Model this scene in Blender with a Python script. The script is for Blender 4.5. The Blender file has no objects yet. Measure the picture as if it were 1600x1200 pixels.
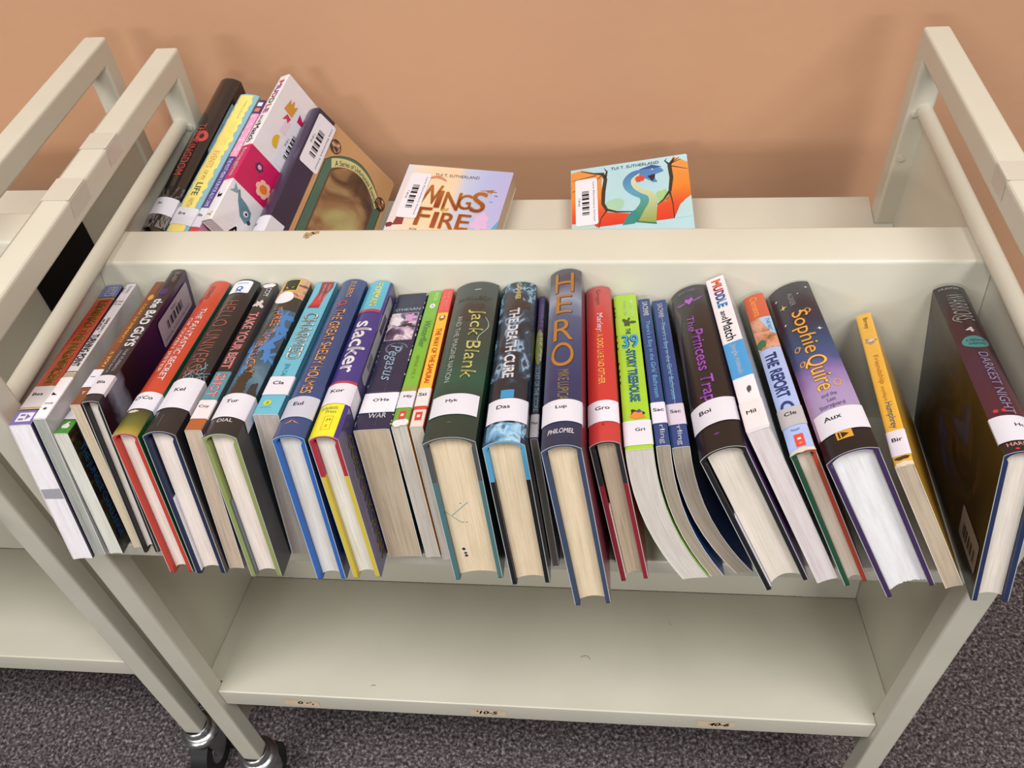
import bpy, bmesh, math, random
from mathutils import Vector, Matrix
random.seed(7)
C = bpy.context.scene.collection
scene = bpy.context.scene

# ------------------------------------------------------------------ camera
HZ = 0.905                                   # height of the truck's top rail above the floor
cam_d = bpy.data.cameras.new('camera')
cam = bpy.data.objects.new('camera', cam_d)
C.objects.link(cam)
r_, u_, f_ = Vector((0.9947, 0.0782, -0.0668)), Vector((-0.0114, 0.7294, 0.6840)), Vector((-0.1022, 0.6796, -0.7264))
f_.normalize()
r_ = (r_ - f_ * r_.dot(f_)).normalized()
u_ = r_.cross(f_)
M = Matrix((r_, u_, -f_)).transposed().to_4x4()
M.translation = Vector((0.0677, -0.6269, 0.4124 + HZ))
cam.matrix_world = M
cam_d.sensor_width = 36.0
cam_d.lens = 30.48
cam_d.shift_x = 0.0042
cam_d.shift_y = -0.0105
cam_d.clip_start = 0.02
scene.camera = cam

# ------------------------------------------------------------------ world, lamps, exposure
w = bpy.data.worlds.new('room_light')
scene.world = w
w.use_nodes = True
w.node_tree.nodes['Background'].inputs[0].default_value = (1.0, 0.98, 0.96, 1)
w.node_tree.nodes['Background'].inputs[1].default_value = 0.03


def lamp(name, loc, sx, sy, power, col=(1.0, 0.985, 0.958)):
    d = bpy.data.lights.new(name, 'AREA')
    d.shape = 'RECTANGLE'
    d.size, d.size_y, d.energy, d.color = sx, sy, power, col
    o = bpy.data.objects.new(name, d)
    o.location = loc
    C.objects.link(o)
    return o


lamp('ceiling_and_fill_lamp', (-0.95, -0.98, 2.75), 1.2, 0.7, 34)
lamp('ceiling_and_fill_lamp', (0.95, -0.98, 2.75), 1.2, 0.7, 34)
lamp('ceiling_and_fill_lamp', (-1.6, -5.4, 2.75), 1.2, 1.2, 135)  # added fill: stands in for low ambient room light from the front
lamp('ceiling_and_fill_lamp', (1.6, -5.4, 2.75), 1.2, 1.2, 135)  # its added twin, same front fill from the right
vs = scene.view_settings
vs.view_transform = 'Standard'
vs.look = 'None'
vs.gamma = 1
vs.use_curve_mapping = False
vs.exposure = 0.32


# ------------------------------------------------------------------ materials
def lin(c):
    if isinstance(c, str):
        c = [int(c[i:i + 2], 16) / 255 for i in (1, 3, 5)]
    return tuple((x / 12.92 if x <= .04045 else ((x + .055) / 1.055) ** 2.4) for x in c) + (1,)


MC = {}


def base_mat(key, rough=.4, coat=0, metal=0, spec=.5):
    m = bpy.data.materials.new('paint_' + str(len(MC)) if not isinstance(key, str) else key)
    m.use_nodes = True
    b = m.node_tree.nodes['Principled BSDF']
    b.inputs['Roughness'].default_value = rough
    b.inputs['Metallic'].default_value = metal
    b.inputs['Specular IOR Level'].default_value = spec
    b.inputs['Coat Weight'].default_value = coat
    b.inputs['Coat Roughness'].default_value = .12
    return m, m.node_tree, b


def flat(col, rough=.4, coat=0.0, metal=0, spec=.5, wear=.06):
    """plain printed or painted colour with slight procedural unevenness"""
    k = (col, rough, coat, metal, spec, wear)
    if k in MC:
        return MC[k]
    m, nt, b = base_mat(k, rough, coat, metal, spec)
    if wear:
        tc = nt.nodes.new('ShaderNodeTexCoord')
        nz = nt.nodes.new('ShaderNodeTexNoise')
        nz.inputs['Scale'].default_value = 60
        nz.inputs['Detail'].default_value = 4
        mx = nt.nodes.new('ShaderNodeMix')
        mx.data_type = 'RGBA'
        c = lin(col)
        mx.inputs[6].default_value = tuple(x * (1 - wear) for x in c[:3]) + (1,)
        mx.inputs[7].default_value = tuple(min(1, x * (1 + wear) + .004) for x in c[:3]) + (1,)
        nt.links.new(tc.outputs['Object'], nz.inputs['Vector'])
        nt.links.new(nz.outputs[0], mx.inputs[0])
        nt.links.new(mx.outputs[2], b.inputs['Base Color'])
    else:
        b.inputs['Base Color'].default_value = lin(col)
    MC[k] = m
    return m


def ramp_fill(rp, stops, interp='LINEAR'):
    cr = rp.color_ramp
    cr.interpolation = interp
    while len(cr.elements) < len(stops):
        cr.elements.new(.5)
    for e, (p, c) in zip(cr.elements, stops):
        e.position = p
        e.color = lin(c)


def art(name, stops, scale=(40, 40, 40), detail=5, dist=.6, rough=.3, coat=.22, interp='LINEAR', kind='noise'):
    """printed artwork: colours laid out by a noise field in the book's own coordinates"""
    k = ('art', name)
    if k in MC:
        return MC[k]
    m, nt, b = base_mat(name, rough, coat)
    tc = nt.nodes.new('ShaderNodeTexCoord')
    mp = nt.nodes.new('ShaderNodeMapping')
    mp.inputs['Scale'].default_value = scale
    nt.links.new(tc.outputs['Object'], mp.inputs[0])
    if kind == 'noise':
        nz = nt.nodes.new('ShaderNodeTexNoise')
        nz.inputs['Scale'].default_value = 1
        nz.inputs['Detail'].default_value = detail
        nz.inputs['Distortion'].default_value = dist
    else:
        nz = nt.nodes.new('ShaderNodeTexVoronoi')
        nz.inputs['Scale'].default_value = 1
    rp = nt.nodes.new('ShaderNodeValToRGB')
    ramp_fill(rp, stops, interp)
    nt.links.new(mp.outputs[0], nz.inputs['Vector'])
    nt.links.new(nz.outputs[0], rp.inputs[0])
    nt.links.new(rp.outputs[0], b.inputs['Base Color'])
    MC[k] = m
    return m


def grad(name, axis, lo, hi, stops, rough=.3, coat=.22, interp='LINEAR', jitter=.0, jscale=60):
    """printed colour run along one axis of the book (lo..hi in metres)"""
    k = ('grad', name)
    if k in MC:
        return MC[k]
    m, nt, b = base_mat(name, rough, coat)
    tc = nt.nodes.new('ShaderNodeTexCoord')
    sp = nt.nodes.new('ShaderNodeSeparateXYZ')
    mr = nt.nodes.new('ShaderNodeMapRange')
    mr.inputs[1].default_value = lo
    mr.inputs[2].default_value = hi
    rp = nt.nodes.new('ShaderNodeValToRGB')
    ramp_fill(rp, stops, interp)
    nt.links.new(tc.outputs['Object'], sp.inputs[0])
    nt.links.new(sp.outputs['XYZ'.index(axis)], mr.inputs[0])
    if jitter:
        nz = nt.nodes.new('ShaderNodeTexNoise')
        nz.inputs['Scale'].default_value = jscale
        nz.inputs['Detail'].default_value = 6
        nt.links.new(tc.outputs['Object'], nz.inputs['Vector'])
        ml = nt.nodes.new('ShaderNodeMath')
        ml.operation = 'MULTIPLY_ADD'
        ml.inputs[1].default_value = jitter * 2
        ad = nt.nodes.new('ShaderNodeMath')
        ad.operation = 'SUBTRACT'
        ad.inputs[1].default_value = jitter
        nt.links.new(nz.outputs[0], ml.inputs[0])
        nt.links.new(mr.outputs[0], ml.inputs[2])
        nt.links.new(ml.outputs[0], ad.inputs[0])
        nt.links.new(ad.outputs[0], rp.inputs[0])
    else:
        nt.links.new(mr.outputs[0], rp.inputs[0])
    nt.links.new(rp.outputs[0], b.inputs['Base Color'])
    MC[k] = m
    return m


def paper(c1, c2, c3=None):
    """cut page edges: fine leaves running down the block, stacked across the thickness"""
    k = ('paper', c1, c2, c3)
    if k in MC:
        return MC[k]
    m, nt, b = base_mat('page_edges_%d' % len(MC), .75, 0, 0, .25)
    at = nt.nodes.new('ShaderNodeAttribute')
    at.attribute_name = 'leaf'
    cols = []
    for sc, det in (((1.1, .012, 1), 5), ((.16, .02, 1), 3)):
        mp = nt.nodes.new('ShaderNodeMapping')
        mp.inputs['Scale'].default_value = sc
        nz = nt.nodes.new('ShaderNodeTexNoise')
        nz.inputs['Scale'].default_value = 1
        nz.inputs['Detail'].default_value = det
        nz.inputs['Roughness'].default_value = .65
        nt.links.new(at.outputs['Vector'], mp.inputs[0])
        nt.links.new(mp.outputs[0], nz.inputs['Vector'])
        cols.append(nz)
    rp = nt.nodes.new('ShaderNodeValToRGB')
    ramp_fill(rp, [(.22, c3 or c2), (.36, c2), (.5, c1)])
    rp2 = nt.nodes.new('ShaderNodeValToRGB')
    ramp_fill(rp2, [(.3, '#eeebe6'), (.6, '#ffffff')])
    mx = nt.nodes.new('ShaderNodeMix')
    mx.data_type = 'RGBA'
    mx.blend_type = 'MULTIPLY'
    mx.inputs[0].default_value = .8
    nt.links.new(cols[0].outputs[0], rp.inputs[0])
    nt.links.new(cols[1].outputs[0], rp2.inputs[0])
    nt.links.new(rp.outputs[0], mx.inputs[6])
    nt.links.new(rp2.outputs[0], mx.inputs[7])
    nt.links.new(mx.outputs[2], b.inputs['Base Color'])
    bp = nt.nodes.new('ShaderNodeBump')
    bp.inputs['Strength'].default_value = .25
    bp.inputs['Distance'].default_value = .0004
    nt.links.new(cols[0].outputs[0], bp.inputs['Height'])
    nt.links.new(bp.outputs[0], b.inputs['Normal'])
    MC[k] = m
    return m


def enamel():
    """cream baked enamel on the steel trucks"""
    if 'enamel' in MC:
        return MC['enamel']
    m, nt, b = base_mat('cream_enamel', .38, .15, 0, .45)
    tc = nt.nodes.new('ShaderNodeTexCoord')
    n1 = nt.nodes.new('ShaderNodeTexNoise')
    n1.inputs['Scale'].default_value = 9
    n1.inputs['Detail'].default_value = 6
    rp = nt.nodes.new('ShaderNodeValToRGB')
    ramp_fill(rp, [(.3, '#cbc7b7'), (.7, '#d3cfc0')])
    nt.links.new(tc.outputs['Object'], n1.inputs['Vector'])
    nt.links.new(n1.outputs[0], rp.inputs[0])
    nt.links.new(rp.outputs[0], b.inputs['Base Color'])
    n2 = nt.nodes.new('ShaderNodeTexNoise')
    n2.inputs['Scale'].default_value = 700
    bp = nt.nodes.new('ShaderNodeBump')
    bp.inputs['Strength'].default_value = .05
    bp.inputs['Distance'].default_value = .0005
    nt.links.new(tc.outputs['Object'], n2.inputs['Vector'])
    nt.links.new(n2.outputs[0], bp.inputs['Height'])
    nt.links.new(bp.outputs[0], b.inputs['Normal'])
    MC['enamel'] = m
    return m


def wall_paint():
    m, nt, b = base_mat('terracotta_wall_paint', .55, 0, 0, .3)
    tc = nt.nodes.new('ShaderNodeTexCoord')
    n1 = nt.nodes.new('ShaderNodeTexNoise')
    n1.inputs['Scale'].default_value = 3
    n1.inputs['Detail'].default_value = 5
    rp = nt.nodes.new('ShaderNodeValToRGB')
    ramp_fill(rp, [(.3, '#ca9b7a'), (.7, '#d0a280')])
    n2 = nt.nodes.new('ShaderNodeTexNoise')
    n2.inputs['Scale'].default_value = 45
    n2.inputs['Detail'].default_value = 3
    bp = nt.nodes.new('ShaderNodeBump')
    bp.inputs['Strength'].default_value = .12
    bp.inputs['Distance'].default_value = .003
    nt.links.new(tc.outputs['Object'], n1.inputs['Vector'])
    nt.links.new(tc.outputs['Object'], n2.inputs['Vector'])
    nt.links.new(n1.outputs[0], rp.inputs[0])
    nt.links.new(rp.outputs[0], b.inputs['Base Color'])
    nt.links.new(n2.outputs[0], bp.inputs['Height'])
    nt.links.new(bp.outputs[0], b.inputs['Normal'])
    return m


def carpet():
    m, nt, b = base_mat('speckled_carpet', .95, 0, 0, .1)
    tc = nt.nodes.new('ShaderNodeTexCoord')
    n1 = nt.nodes.new('ShaderNodeTexNoise')
    n1.inputs['Scale'].default_value = 210
    n1.inputs['Detail'].default_value = 3
    n1.inputs['Roughness'].default_value = .7
    rp = nt.nodes.new('ShaderNodeValToRGB')
    ramp_fill(rp, [(.33, '#2e2b2e'), (.45, '#555053'), (.54, '#706a6d'), (.68, '#b4adaa')])
    n3 = nt.nodes.new('ShaderNodeTexNoise')
    n3.inputs['Scale'].default_value = 120
    rp3 = nt.nodes.new('ShaderNodeValToRGB')
    ramp_fill(rp3, [(.35, '#c9bcbb'), (.65, '#ffffff')])
    mx = nt.nodes.new('ShaderNodeMix')
    mx.data_type = 'RGBA'
    mx.blend_type = 'MULTIPLY'
    mx.inputs[0].default_value = 1
    bp = nt.nodes.new('ShaderNodeBump')
    bp.inputs['Strength'].default_value = .7
    bp.inputs['Distance'].default_value = .004
    for n in (n1, n3):
        nt.links.new(tc.outputs['Object'], n.inputs['Vector'])
    nt.links.new(n1.outputs[0], rp.inputs[0])
    nt.links.new(n3.outputs[0], rp3.inputs[0])
    nt.links.new(rp.outputs[0], mx.inputs[6])
    nt.links.new(rp3.outputs[0], mx.inputs[7])
    nt.links.new(mx.outputs[2], b.inputs['Base Color'])
    nt.links.new(n1.outputs[0], bp.inputs['Height'])
    nt.links.new(bp.outputs[0], b.inputs['Normal'])
    return m


# ------------------------------------------------------------------ mesh building
class MB:
    """collects faces and links them as ONE mesh object"""

    def __init__(self):
        self.v, self.f, self.m, self.mats, self.uv = [], [], [], [], []

    def mi(self, mat):
        if mat not in self.mats:
            self.mats.append(mat)
        return self.mats.index(mat)

    def add(self, vs, fs, mat, uv=None):
        o = len(self.v)
        self.v += [tuple(x) for x in vs]
        self.uv += list(uv) if uv else [(0, 0)] * len(vs)
        k = self.mi(mat)
        for f in fs:
            self.f.append([i + o for i in f])
            self.m.append(k)

    def grid(self, pts, mat, uv=None):
        """pts: rows of equal length"""
        n = len(pts[0])
        vs = [p for r in pts for p in r]
        fs = [(i * n + j, i * n + j + 1, (i + 1) * n + j + 1, (i + 1) * n + j) for i in range(len(pts) - 1) for j in range(n - 1)]
        self.add(vs, fs, mat, [q for r in uv for q in r] if uv else None)

    def box(self, lo, hi, mat):
        x0, y0, z0 = lo
        x1, y1, z1 = hi
        v = [(x0, y0, z0), (x1, y0, z0), (x1, y1, z0), (x0, y1, z0), (x0, y0, z1), (x1, y0, z1), (x1, y1, z1), (x0, y1, z1)]
        self.add(v, [(0, 3, 2, 1), (4, 5, 6, 7), (0, 1, 5, 4), (1, 2, 6, 5), (2, 3, 7, 6), (3, 0, 4, 7)], mat)

    def extrude_x(self, poly, x0, x1, mat):
        """closed (y, z) outline swept along x"""
        n = len(poly)
        v = [(x0, y, z) for y, z in poly] + [(x1, y, z) for y, z in poly]
        fs = [(i, (i + 1) % n, n + (i + 1) % n, n + i) for i in range(n)] + [tuple(range(n))[::-1], tuple(range(n, 2 * n))]
        self.add(v, fs, mat)

    def tube(self, a, b, r, mat, n=16, r2=None, caps=True):
        a, b = Vector(a), Vector(b)
        d = (b - a).normalized()
        s = d.orthogonal().normalized()
        t = d.cross(s)
        r2 = r if r2 is None else r2
        v = []
        for c, rr in ((a, r), (b, r2)):
            v += [c + (s * math.cos(2 * math.pi * i / n) + t * math.sin(2 * math.pi * i / n)) * rr for i in range(n)]
        fs = [(i, (i + 1) % n, n + (i + 1) % n, n + i) for i in range(n)]
        if caps:
            fs += [tuple(range(n))[::-1], tuple(range(n, 2 * n))]
        self.add(v, fs, mat)

    def build(self, name, parent=None, smooth=None, bevel=0):
        me = bpy.data.meshes.new(name)
        me.from_pydata(self.v, [], self.f)
        for m in self.mats:
            me.materials.append(m)
        me.polygons.foreach_set('material_index', self.m)
        if any(u != (0, 0) for u in self.uv):
            at = me.attributes.new('leaf', 'FLOAT_VECTOR', 'POINT')
            at.data.foreach_set('vector', [c for u in self.uv for c in (u[0], u[1], 0)])
        if smooth:
            me.polygons.foreach_set('use_smooth', [True] * len(me.polygons))
            me.set_sharp_from_angle(angle=math.radians(smooth))
        me.update()
        o = bpy.data.objects.new(name, me)
        C.objects.link(o)
        if parent:
            o.parent = parent
        if bevel:
            bv = o.modifiers.new('edge', 'BEVEL')
            bv.width = bevel
            bv.segments = 3
            bv.limit_method = 'ANGLE'
            bv.angle_limit = math.radians(40)
        return o


def thing(name, label, cat, loc=(0, 0, 0), group=None):
    o = bpy.data.objects.new(name, None)
    o.empty_display_size = .02
    C.objects.link(o)
    o.location = loc
    o['label'] = label
    o['category'] = cat
    if group:
        o['group'] = group
    return o


# ------------------------------------------------------------------ lettering
TC = {}


def text_mesh(s, bold=0.0, space=1.0):
    """outline letters of one line, normalised: x from 0 to its width, y from the true bottom to the true top in font units"""
    k = (s, bold, space)
    if k in TC:
        return TC[k]
    cu = bpy.data.curves.new('lettering', 'FONT')
    cu.body = s
    cu.size = 1
    cu.resolution_u = 8 if len(s) == 1 else 4
    cu.offset = min(bold, 0)
    cu.space_character = space
    o = bpy.data.objects.new('lettering', cu)
    C.objects.link(o)
    dg = bpy.context.evaluated_depsgraph_get()
    dg.update()
    me = o.evaluated_get(dg).to_mesh()
    v = [(p.co.x, p.co.y) for p in me.vertices]
    f = [tuple(p.vertices) for p in me.polygons]
    o.evaluated_get(dg).to_mesh_clear()
    bpy.data.objects.remove(o)
    bpy.data.curves.remove(cu)
    if not v:
        v, f = [(0, 0), (1, 0), (0, 1)], [(0, 1, 2)]
    if bold > 0:                             # heavier weight: the letters overprinted with small shifts
        b = bold * .9
        sh = [(0, 0), (b, 0), (-b, 0), (0, b), (0, -b)]
        if bold >= .025:
            sh += [(b * .7, b * .7), (-b * .7, b * .7), (b * .7, -b * .7), (-b * .7, -b * .7)]
        n = len(v)
        f = [tuple(i + n * k for i in t) for k in range(len(sh)) for t in f]
        v = [(x + dx, y + dy) for dx, dy in sh for x, y in v]
    x0, x1 = min(p[0] for p in v), max(p[0] for p in v)
    y0, y1 = min(p[1] for p in v), max(p[1] for p in v)
    v = [(x - x0, y - y0) for x, y in v]
    TC[k] = (v, f, x1 - x0, y1 - y0)
    return TC[k]

POSE = {
 'bravo': ('F', -0.3657, -0.0193, -0.1253, -0.0016, 0.2129, 0.1470, 0.0175),
 'turning': ('F', -0.3526, -0.0144, -0.1074, -0.0053, 0.2080, 0.1487, 0.0099),
 'jungle': ('F', -0.3389, -0.0122, -0.0454, 0.0173, 0.2057, 0.1334, 0.0120),
 'howard': ('F', -0.3221, -0.0049, -0.0789, 0.0195, 0.1895, 0.1559, 0.0088),
 'badguys': ('F', -0.3085, -0.0105, -0.0765, -0.0044, 0.2044, 0.1637, 0.0135),
 'owen': ('F', -0.2721, -0.0314, -0.0470, 0.0252, 0.2254, 0.1509, 0.0206),
 'hello': ('F', -0.2469, -0.0312, -0.0481, 0.0144, 0.2251, 0.1529, 0.0260),
 'shot': ('F', -0.2278, -0.0239, -0.0476, -0.0095, 0.2174, 0.1487, 0.0134),
 'lucky': ('F', -0.1988, -0.0328, -0.0381, 0.0266, 0.2265, 0.1529, 0.0267),
 'charmed': ('F', -0.1764, -0.0055, -0.0284, 0.0033, 0.1991, 0.1500, 0.0203),
 'shelby': ('F', -0.1442, -0.0329, -0.0239, 0.0482, 0.2267, 0.1528, 0.0249),
 'slacker': ('F', -0.1153, -0.0306, -0.0228, 0.0755, 0.2243, 0.1509, 0.0231),
 'pegasus': ('F', -0.0882, -0.0061, -0.0243, 0.0725, 0.1996, 0.1374, 0.0288),
 'green': ('F', -0.0651, -0.0050, -0.0185, 0.0860, 0.1986, 0.1407, 0.0127),
 'samurai': ('F', -0.0517, -0.0072, -0.0272, 0.0839, 0.2007, 0.1428, 0.0104),
 'jack': ('F', -0.0240, -0.0283, -0.0225, 0.0844, 0.2219, 0.1494, 0.0401),
 'death': ('F', 0.0180, -0.0311, -0.0278, 0.1021, 0.2247, 0.1497, 0.0316),
 'kicks': ('F', 0.0366, -0.0100, -0.0278, 0.1021, 0.2036, 0.1360, 0.0064),
 'hero': ('F', 0.0672, -0.0498, -0.0210, 0.1432, 0.2436, 0.1634, 0.0287),
 'marley': ('F', 0.0998, -0.0238, -0.0267, 0.1836, 0.2175, 0.1465, 0.0229),
 'tree': ('F', 0.1476, -0.0205, -0.0292, 0.3547, 0.2146, 0.1428, 0.0207),
 'sacha': ('F', 0.1653, -0.0158, -0.0293, 0.3566, 0.2034, 0.1446, 0.0107),
 'sachb': ('F', 0.1865, -0.0121, -0.0256, 0.4232, 0.2043, 0.1432, 0.0134),
 'trap': ('F', 0.2163, -0.0280, -0.0273, 0.4331, 0.2218, 0.1531, 0.0341),
 'muddle': ('F', 0.2486, -0.0180, -0.0378, 0.4356, 0.2117, 0.1682, 0.0168),
 'report': ('F', 0.2698, -0.0211, -0.0219, 0.4220, 0.2127, 0.1484, 0.0183),
 'sophie': ('F', 0.3066, -0.0309, -0.0194, 0.4603, 0.2246, 0.1567, 0.0368),
 'humphrey': ('F', 0.3425, -0.0195, 0.0950, 0.4724, 0.2040, 0.1316, 0.0134),
 'darkest': ('F', 0.3640, -0.0318, 0.0880, 0.1000, 0.2202, 0.1493, 0.0262),
 'jac': ('B', -0.3855, -0.1697, 0.1320, -0.0000, 0.2247, 0.1467, 0.0262),
 'life': ('B', -0.3599, -0.1781, 0.1571, 0.0086, 0.2101, 0.1432, 0.0247),
 'fancy': ('B', -0.3295, -0.1789, 0.1614, 0.1005, 0.2001, 0.1420, 0.0095),
 'muddleb': ('B', -0.2645, -0.1734, 0.1760, 0.4295, 0.2202, 0.1581, 0.0164),
 'sniv': ('B', -0.2206, -0.1697, 0.1418, 0.5364, 0.1901, 0.1340, 0.0229),
 'wings': ('B', -0.0663, -0.1787, 0.1701, 1.6178, 0.1941, 0.1339, 0.0260),
 'dragon': ('B', 0.1782, -0.1683, -0.0366, 1.7222, 0.1941, 0.1375, 0.0262),
}

# ------------------------------------------------------------------ the shelves' slope
TH = math.radians(11.5)
LIP_Y, LIP_Z = 0.25, -0.213 + HZ


def shelf_frame(side):
    s = 1 if side == 'F' else -1
    return (Vector((0, -s * LIP_Y, LIP_Z)), Vector((1, 0, 0)),
            Vector((0, math.cos(TH), -s * math.sin(TH))), Vector((0, s * math.sin(TH), math.cos(TH))))


def book_matrix(side, X, S, psi, phi, L, W, T):
    """a book resting on its fore edge on a sloping shelf; local x = thickness, y = tail to head, z = up to the spine"""
    O, ex, es, n = shelf_frame(side)
    a = es * math.cos(psi) + ex * math.sin(psi)
    b = ex * math.cos(psi) - es * math.sin(psi)
    wv = -n * math.cos(phi) + b * math.sin(phi)
    t = b * math.cos(phi) + n * math.sin(phi)
    h = max(abs(math.sin(phi)) * T / 2, abs(math.sin(phi)) * T / 2 - W * math.cos(phi)) + .0004
    P = O + ex * X + es * S + n * h
    m = Matrix((t, a, -wv)).transposed().to_4x4()
    m.translation = P
    return m


def smooth(pts, n=5):
    """points along a Catmull-Rom curve through pts"""
    P = [pts[0]] + list(pts) + [pts[-1]]
    out = []
    for i in range(1, len(P) - 2):
        for k in range(n):
            t = k / n
            out.append(tuple(.5 * (2 * b + (c - a) * t + (2 * a - 5 * b + 4 * c - d) * t * t + (3 * b - a - 3 * c + d) * t ** 3)
                             for a, b, c, d in zip(P[i - 1], P[i], P[i + 1], P[i + 2])))
    return out + [pts[-1]]


class Book:
    def __init__(s, key, label, hard, cover, right=None, left=None, boards=None, pages=None, sag=None, bend=0.0,
                 ragged=0.0, flap=None, group=None, edge=None, scoop=None, curl=0.0):
        side, X, S, psi, phi, s.L, s.W, s.T = POSE[key]
        s.hard, s.key = hard, key
        s.T = s.T * .975 - .0004             # a sheet of air between neighbours
        s.root = thing('hardcover_book' if hard else 'paperback_book', label, 'book', group=group)
        m = book_matrix(*POSE[key])
        if bend:                             # a limp book: its spine stands steeper and the pages sag sideways below
            f0 = math.radians(bend)
            dphi = phi - f0
            sp = m @ Vector((0, 0, s.W))
            s.bend_k, s.W = s.W * math.sin(dphi), s.W * math.cos(dphi)
            m2 = m.to_3x3() @ Matrix.Rotation(dphi, 3, 'Y')
            m = m2.to_4x4()
            m.translation = sp - (m2 @ Vector((0, 0, 1))) * s.W
        else:
            s.bend_k = 0.0
        s.root.matrix_world = m
        s.hs = s.T / 2
        s.sag = (min(.17 * s.T, .0055) if hard else .0006) if sag is None else sag
        s.e = 2.3 if hard else 7
        s.D = s.W - s.sag
        s.curl = curl
        s.cover, s.right, s.left = cover, right or cover, left or cover
        s.boards, s.pages = boards or flat('#303036'), pages or paper('#e9dfd2', '#d8ccbc')
        s.edge = edge or (flat('#b9bcbc', .3, .3) if hard else flat('#e4e0d8', .6))
        s.ragged, s.flap, s.scoop = ragged, flap, ((.0028 if hard else .0008) if scoop is None else scoop)
        s.jk = MB()
        s.extra = []

    # -- the printed outside: p across (0 = middle of the spine, beyond +-half = down the covers), q from the tail up to the head
    def off_bend(s, z):
        if not s.bend_k:
            return 0.0
        t = min(1, max(0, (s.W - z) / s.W))
        return s.bend_k * t ** 2.2

    def surf(s, p, q, lift=0.0):
        hs = s.hs
        if abs(p) <= hs:
            k = p / hs
            z = s.W - s.sag * abs(k) ** s.e
            d = -s.sag * s.e * abs(k) ** (s.e - 1) / hs * (1 if k > 0 else -1)
            n = Vector((-d, 1)).normalized()
            x = p
        else:
            sg = 1 if p > 0 else -1
            x, z, n = sg * hs, s.W - s.sag - (abs(p) - hs), Vector((sg, 0))
        x, z = x + n.x * lift, z + n.y * lift
        if s.curl and abs(p) > hs:
            c = max(0, abs(p) - hs - .6 * s.D) / (.4 * s.D) * max(0, q / s.L - .75) * 4
            x += (1 if p > 0 else -1) * s.curl * c * c
        return (x + s.off_bend(z), q, z)

    def ps(s):
        side = [s.D * t for t in (1, .993, .985, .975, .96, .88, .78, .66, .54, .42, .3, .2, .1, .04)]
        n = 20
        return [-s.hs - d for d in side] + [-s.hs + s.T * i / n for i in range(n + 1)] + [s.hs + d for d in side[::-1]]

    def corner(s, p):
        r = .0035 if s.hard else .0015
        d = s.hs + s.D - abs(p)
        return r - math.sqrt(max(0, r * r - (r - d) ** 2)) if d < r else 0.0

    def shell(s, mb, o0, o1f, mo, mi_, me, ml=None, mr=None):
        """U-shaped wrap between outward offsets o0 (outer) and o1f(p) (inner)"""
        ps = s.ps()

        def rows(pl, q_fracs, fo):
            out = []
            for p in pl:
                c = s.corner(p)
                out.append([s.surf(p, c + (s.L - 2 * c) * t, fo(p)) for t in q_fracs])
            return out
        qf = (0, .5, 1) if not s.curl else [i / 24 for i in range(25)]
        cut = [i for i, p in enumerate(ps) if abs(p) <= s.hs + 1e-9]
        a, b = cut[0], cut[-1]
        for pl, mat in ((ps[:a + 1], ml or mo), (ps[a:b + 1], mo), (ps[b:], mr or mo)):
            mb.grid(rows(pl, qf, lambda p: o0), mat)
        mb.grid([r[::-1] for r in rows(ps, (0, 1), o1f)], mi_)
        for t in (0, 1):
            ro, ri = rows(ps, (t,), lambda p: o0), rows(ps, (t,), o1f)
            mb.grid([[o[0], i[0]] for o, i in zip(ro, ri)], me)
        for p in (ps[0], ps[-1]):
            mb.grid([rows([p], (0, 1), lambda p: o0)[0], rows([p], (0, 1), o1f)[0]], me)

    def add2d(s, vs, fs, mat, layer=1, to=None):
        bm = bmesh.new()
        bv = [bm.verts.new((x / 1000, y / 1000, 0)) for x, y in vs]
        for f in fs:
            try:
                bm.faces.new([bv[i] for i in f])
            except ValueError:
                pass
        lo, hi = min(v[0] for v in vs) / 1000, max(v[0] for v in vs) / 1000
        cuts = []
        step = .0014 if s.hard else .004
        k = math.ceil(max(lo, -s.hs) / step)
        while k * step < min(hi, s.hs):
            cuts.append(k * step)
            k += 1
        for c in (-s.hs, s.hs):
            if lo < c < hi:
                cuts.append(c)
        if not s.hard:
            cuts += [c for k in (.7, .8, .87, .93, .97) for c in (-k * s.hs, k * s.hs) if lo < c < hi]
        st2 = .012
        if s.bend_k or s.curl:
            x = s.hs + st2
            while x < hi:
                cuts.append(x)
                x += st2
        for c in cuts:
            bmesh.ops.bisect_plane(bm, geom=bm.verts[:] + bm.edges[:] + bm.faces[:], plane_co=(c, 0, 0), plane_no=(1, 0, 0))
        if s.curl:
            q = .7 * s.L
            while q < s.L:
                bmesh.ops.bisect_plane(bm, geom=bm.verts[:] + bm.edges[:] + bm.faces[:], plane_co=(0, q, 0), plane_no=(0, 1, 0))
                q += .008
        bm.verts.index_update()
        lift = .00008 + .00011 * layer
        out = [s.surf(v.co.x, v.co.y, lift) for v in bm.verts]
        (to or s.jk).add(out, [[v.index for v in f.verts] for f in bm.faces], mat)
        bm.free()

    def poly(s, pts, mat, layer=1, to=None):
        s.add2d(pts, [tuple(range(len(pts)))], mat, layer, to)

    def rect(s, p0, p1, q0, q1, mat, layer=1, to=None):
        s.poly([(p0, q0), (p1, q0), (p1, q1), (p0, q1)], mat, layer, to)

    def rrect(s, p0, p1, q0, q1, r, mat, layer=1, to=None):
        pts = []
        for cx, cy, a0 in ((p1 - r, q0 + r, -90), (p1 - r, q1 - r, 0), (p0 + r, q1 - r, 90), (p0 + r, q0 + r, 180)):
            for k in range(5):
                a = math.radians(a0 + 22.5 * k)
                pts.append((cx + r * math.cos(a), cy + r * math.sin(a)))
        s.poly(pts, mat, layer, to)

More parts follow.
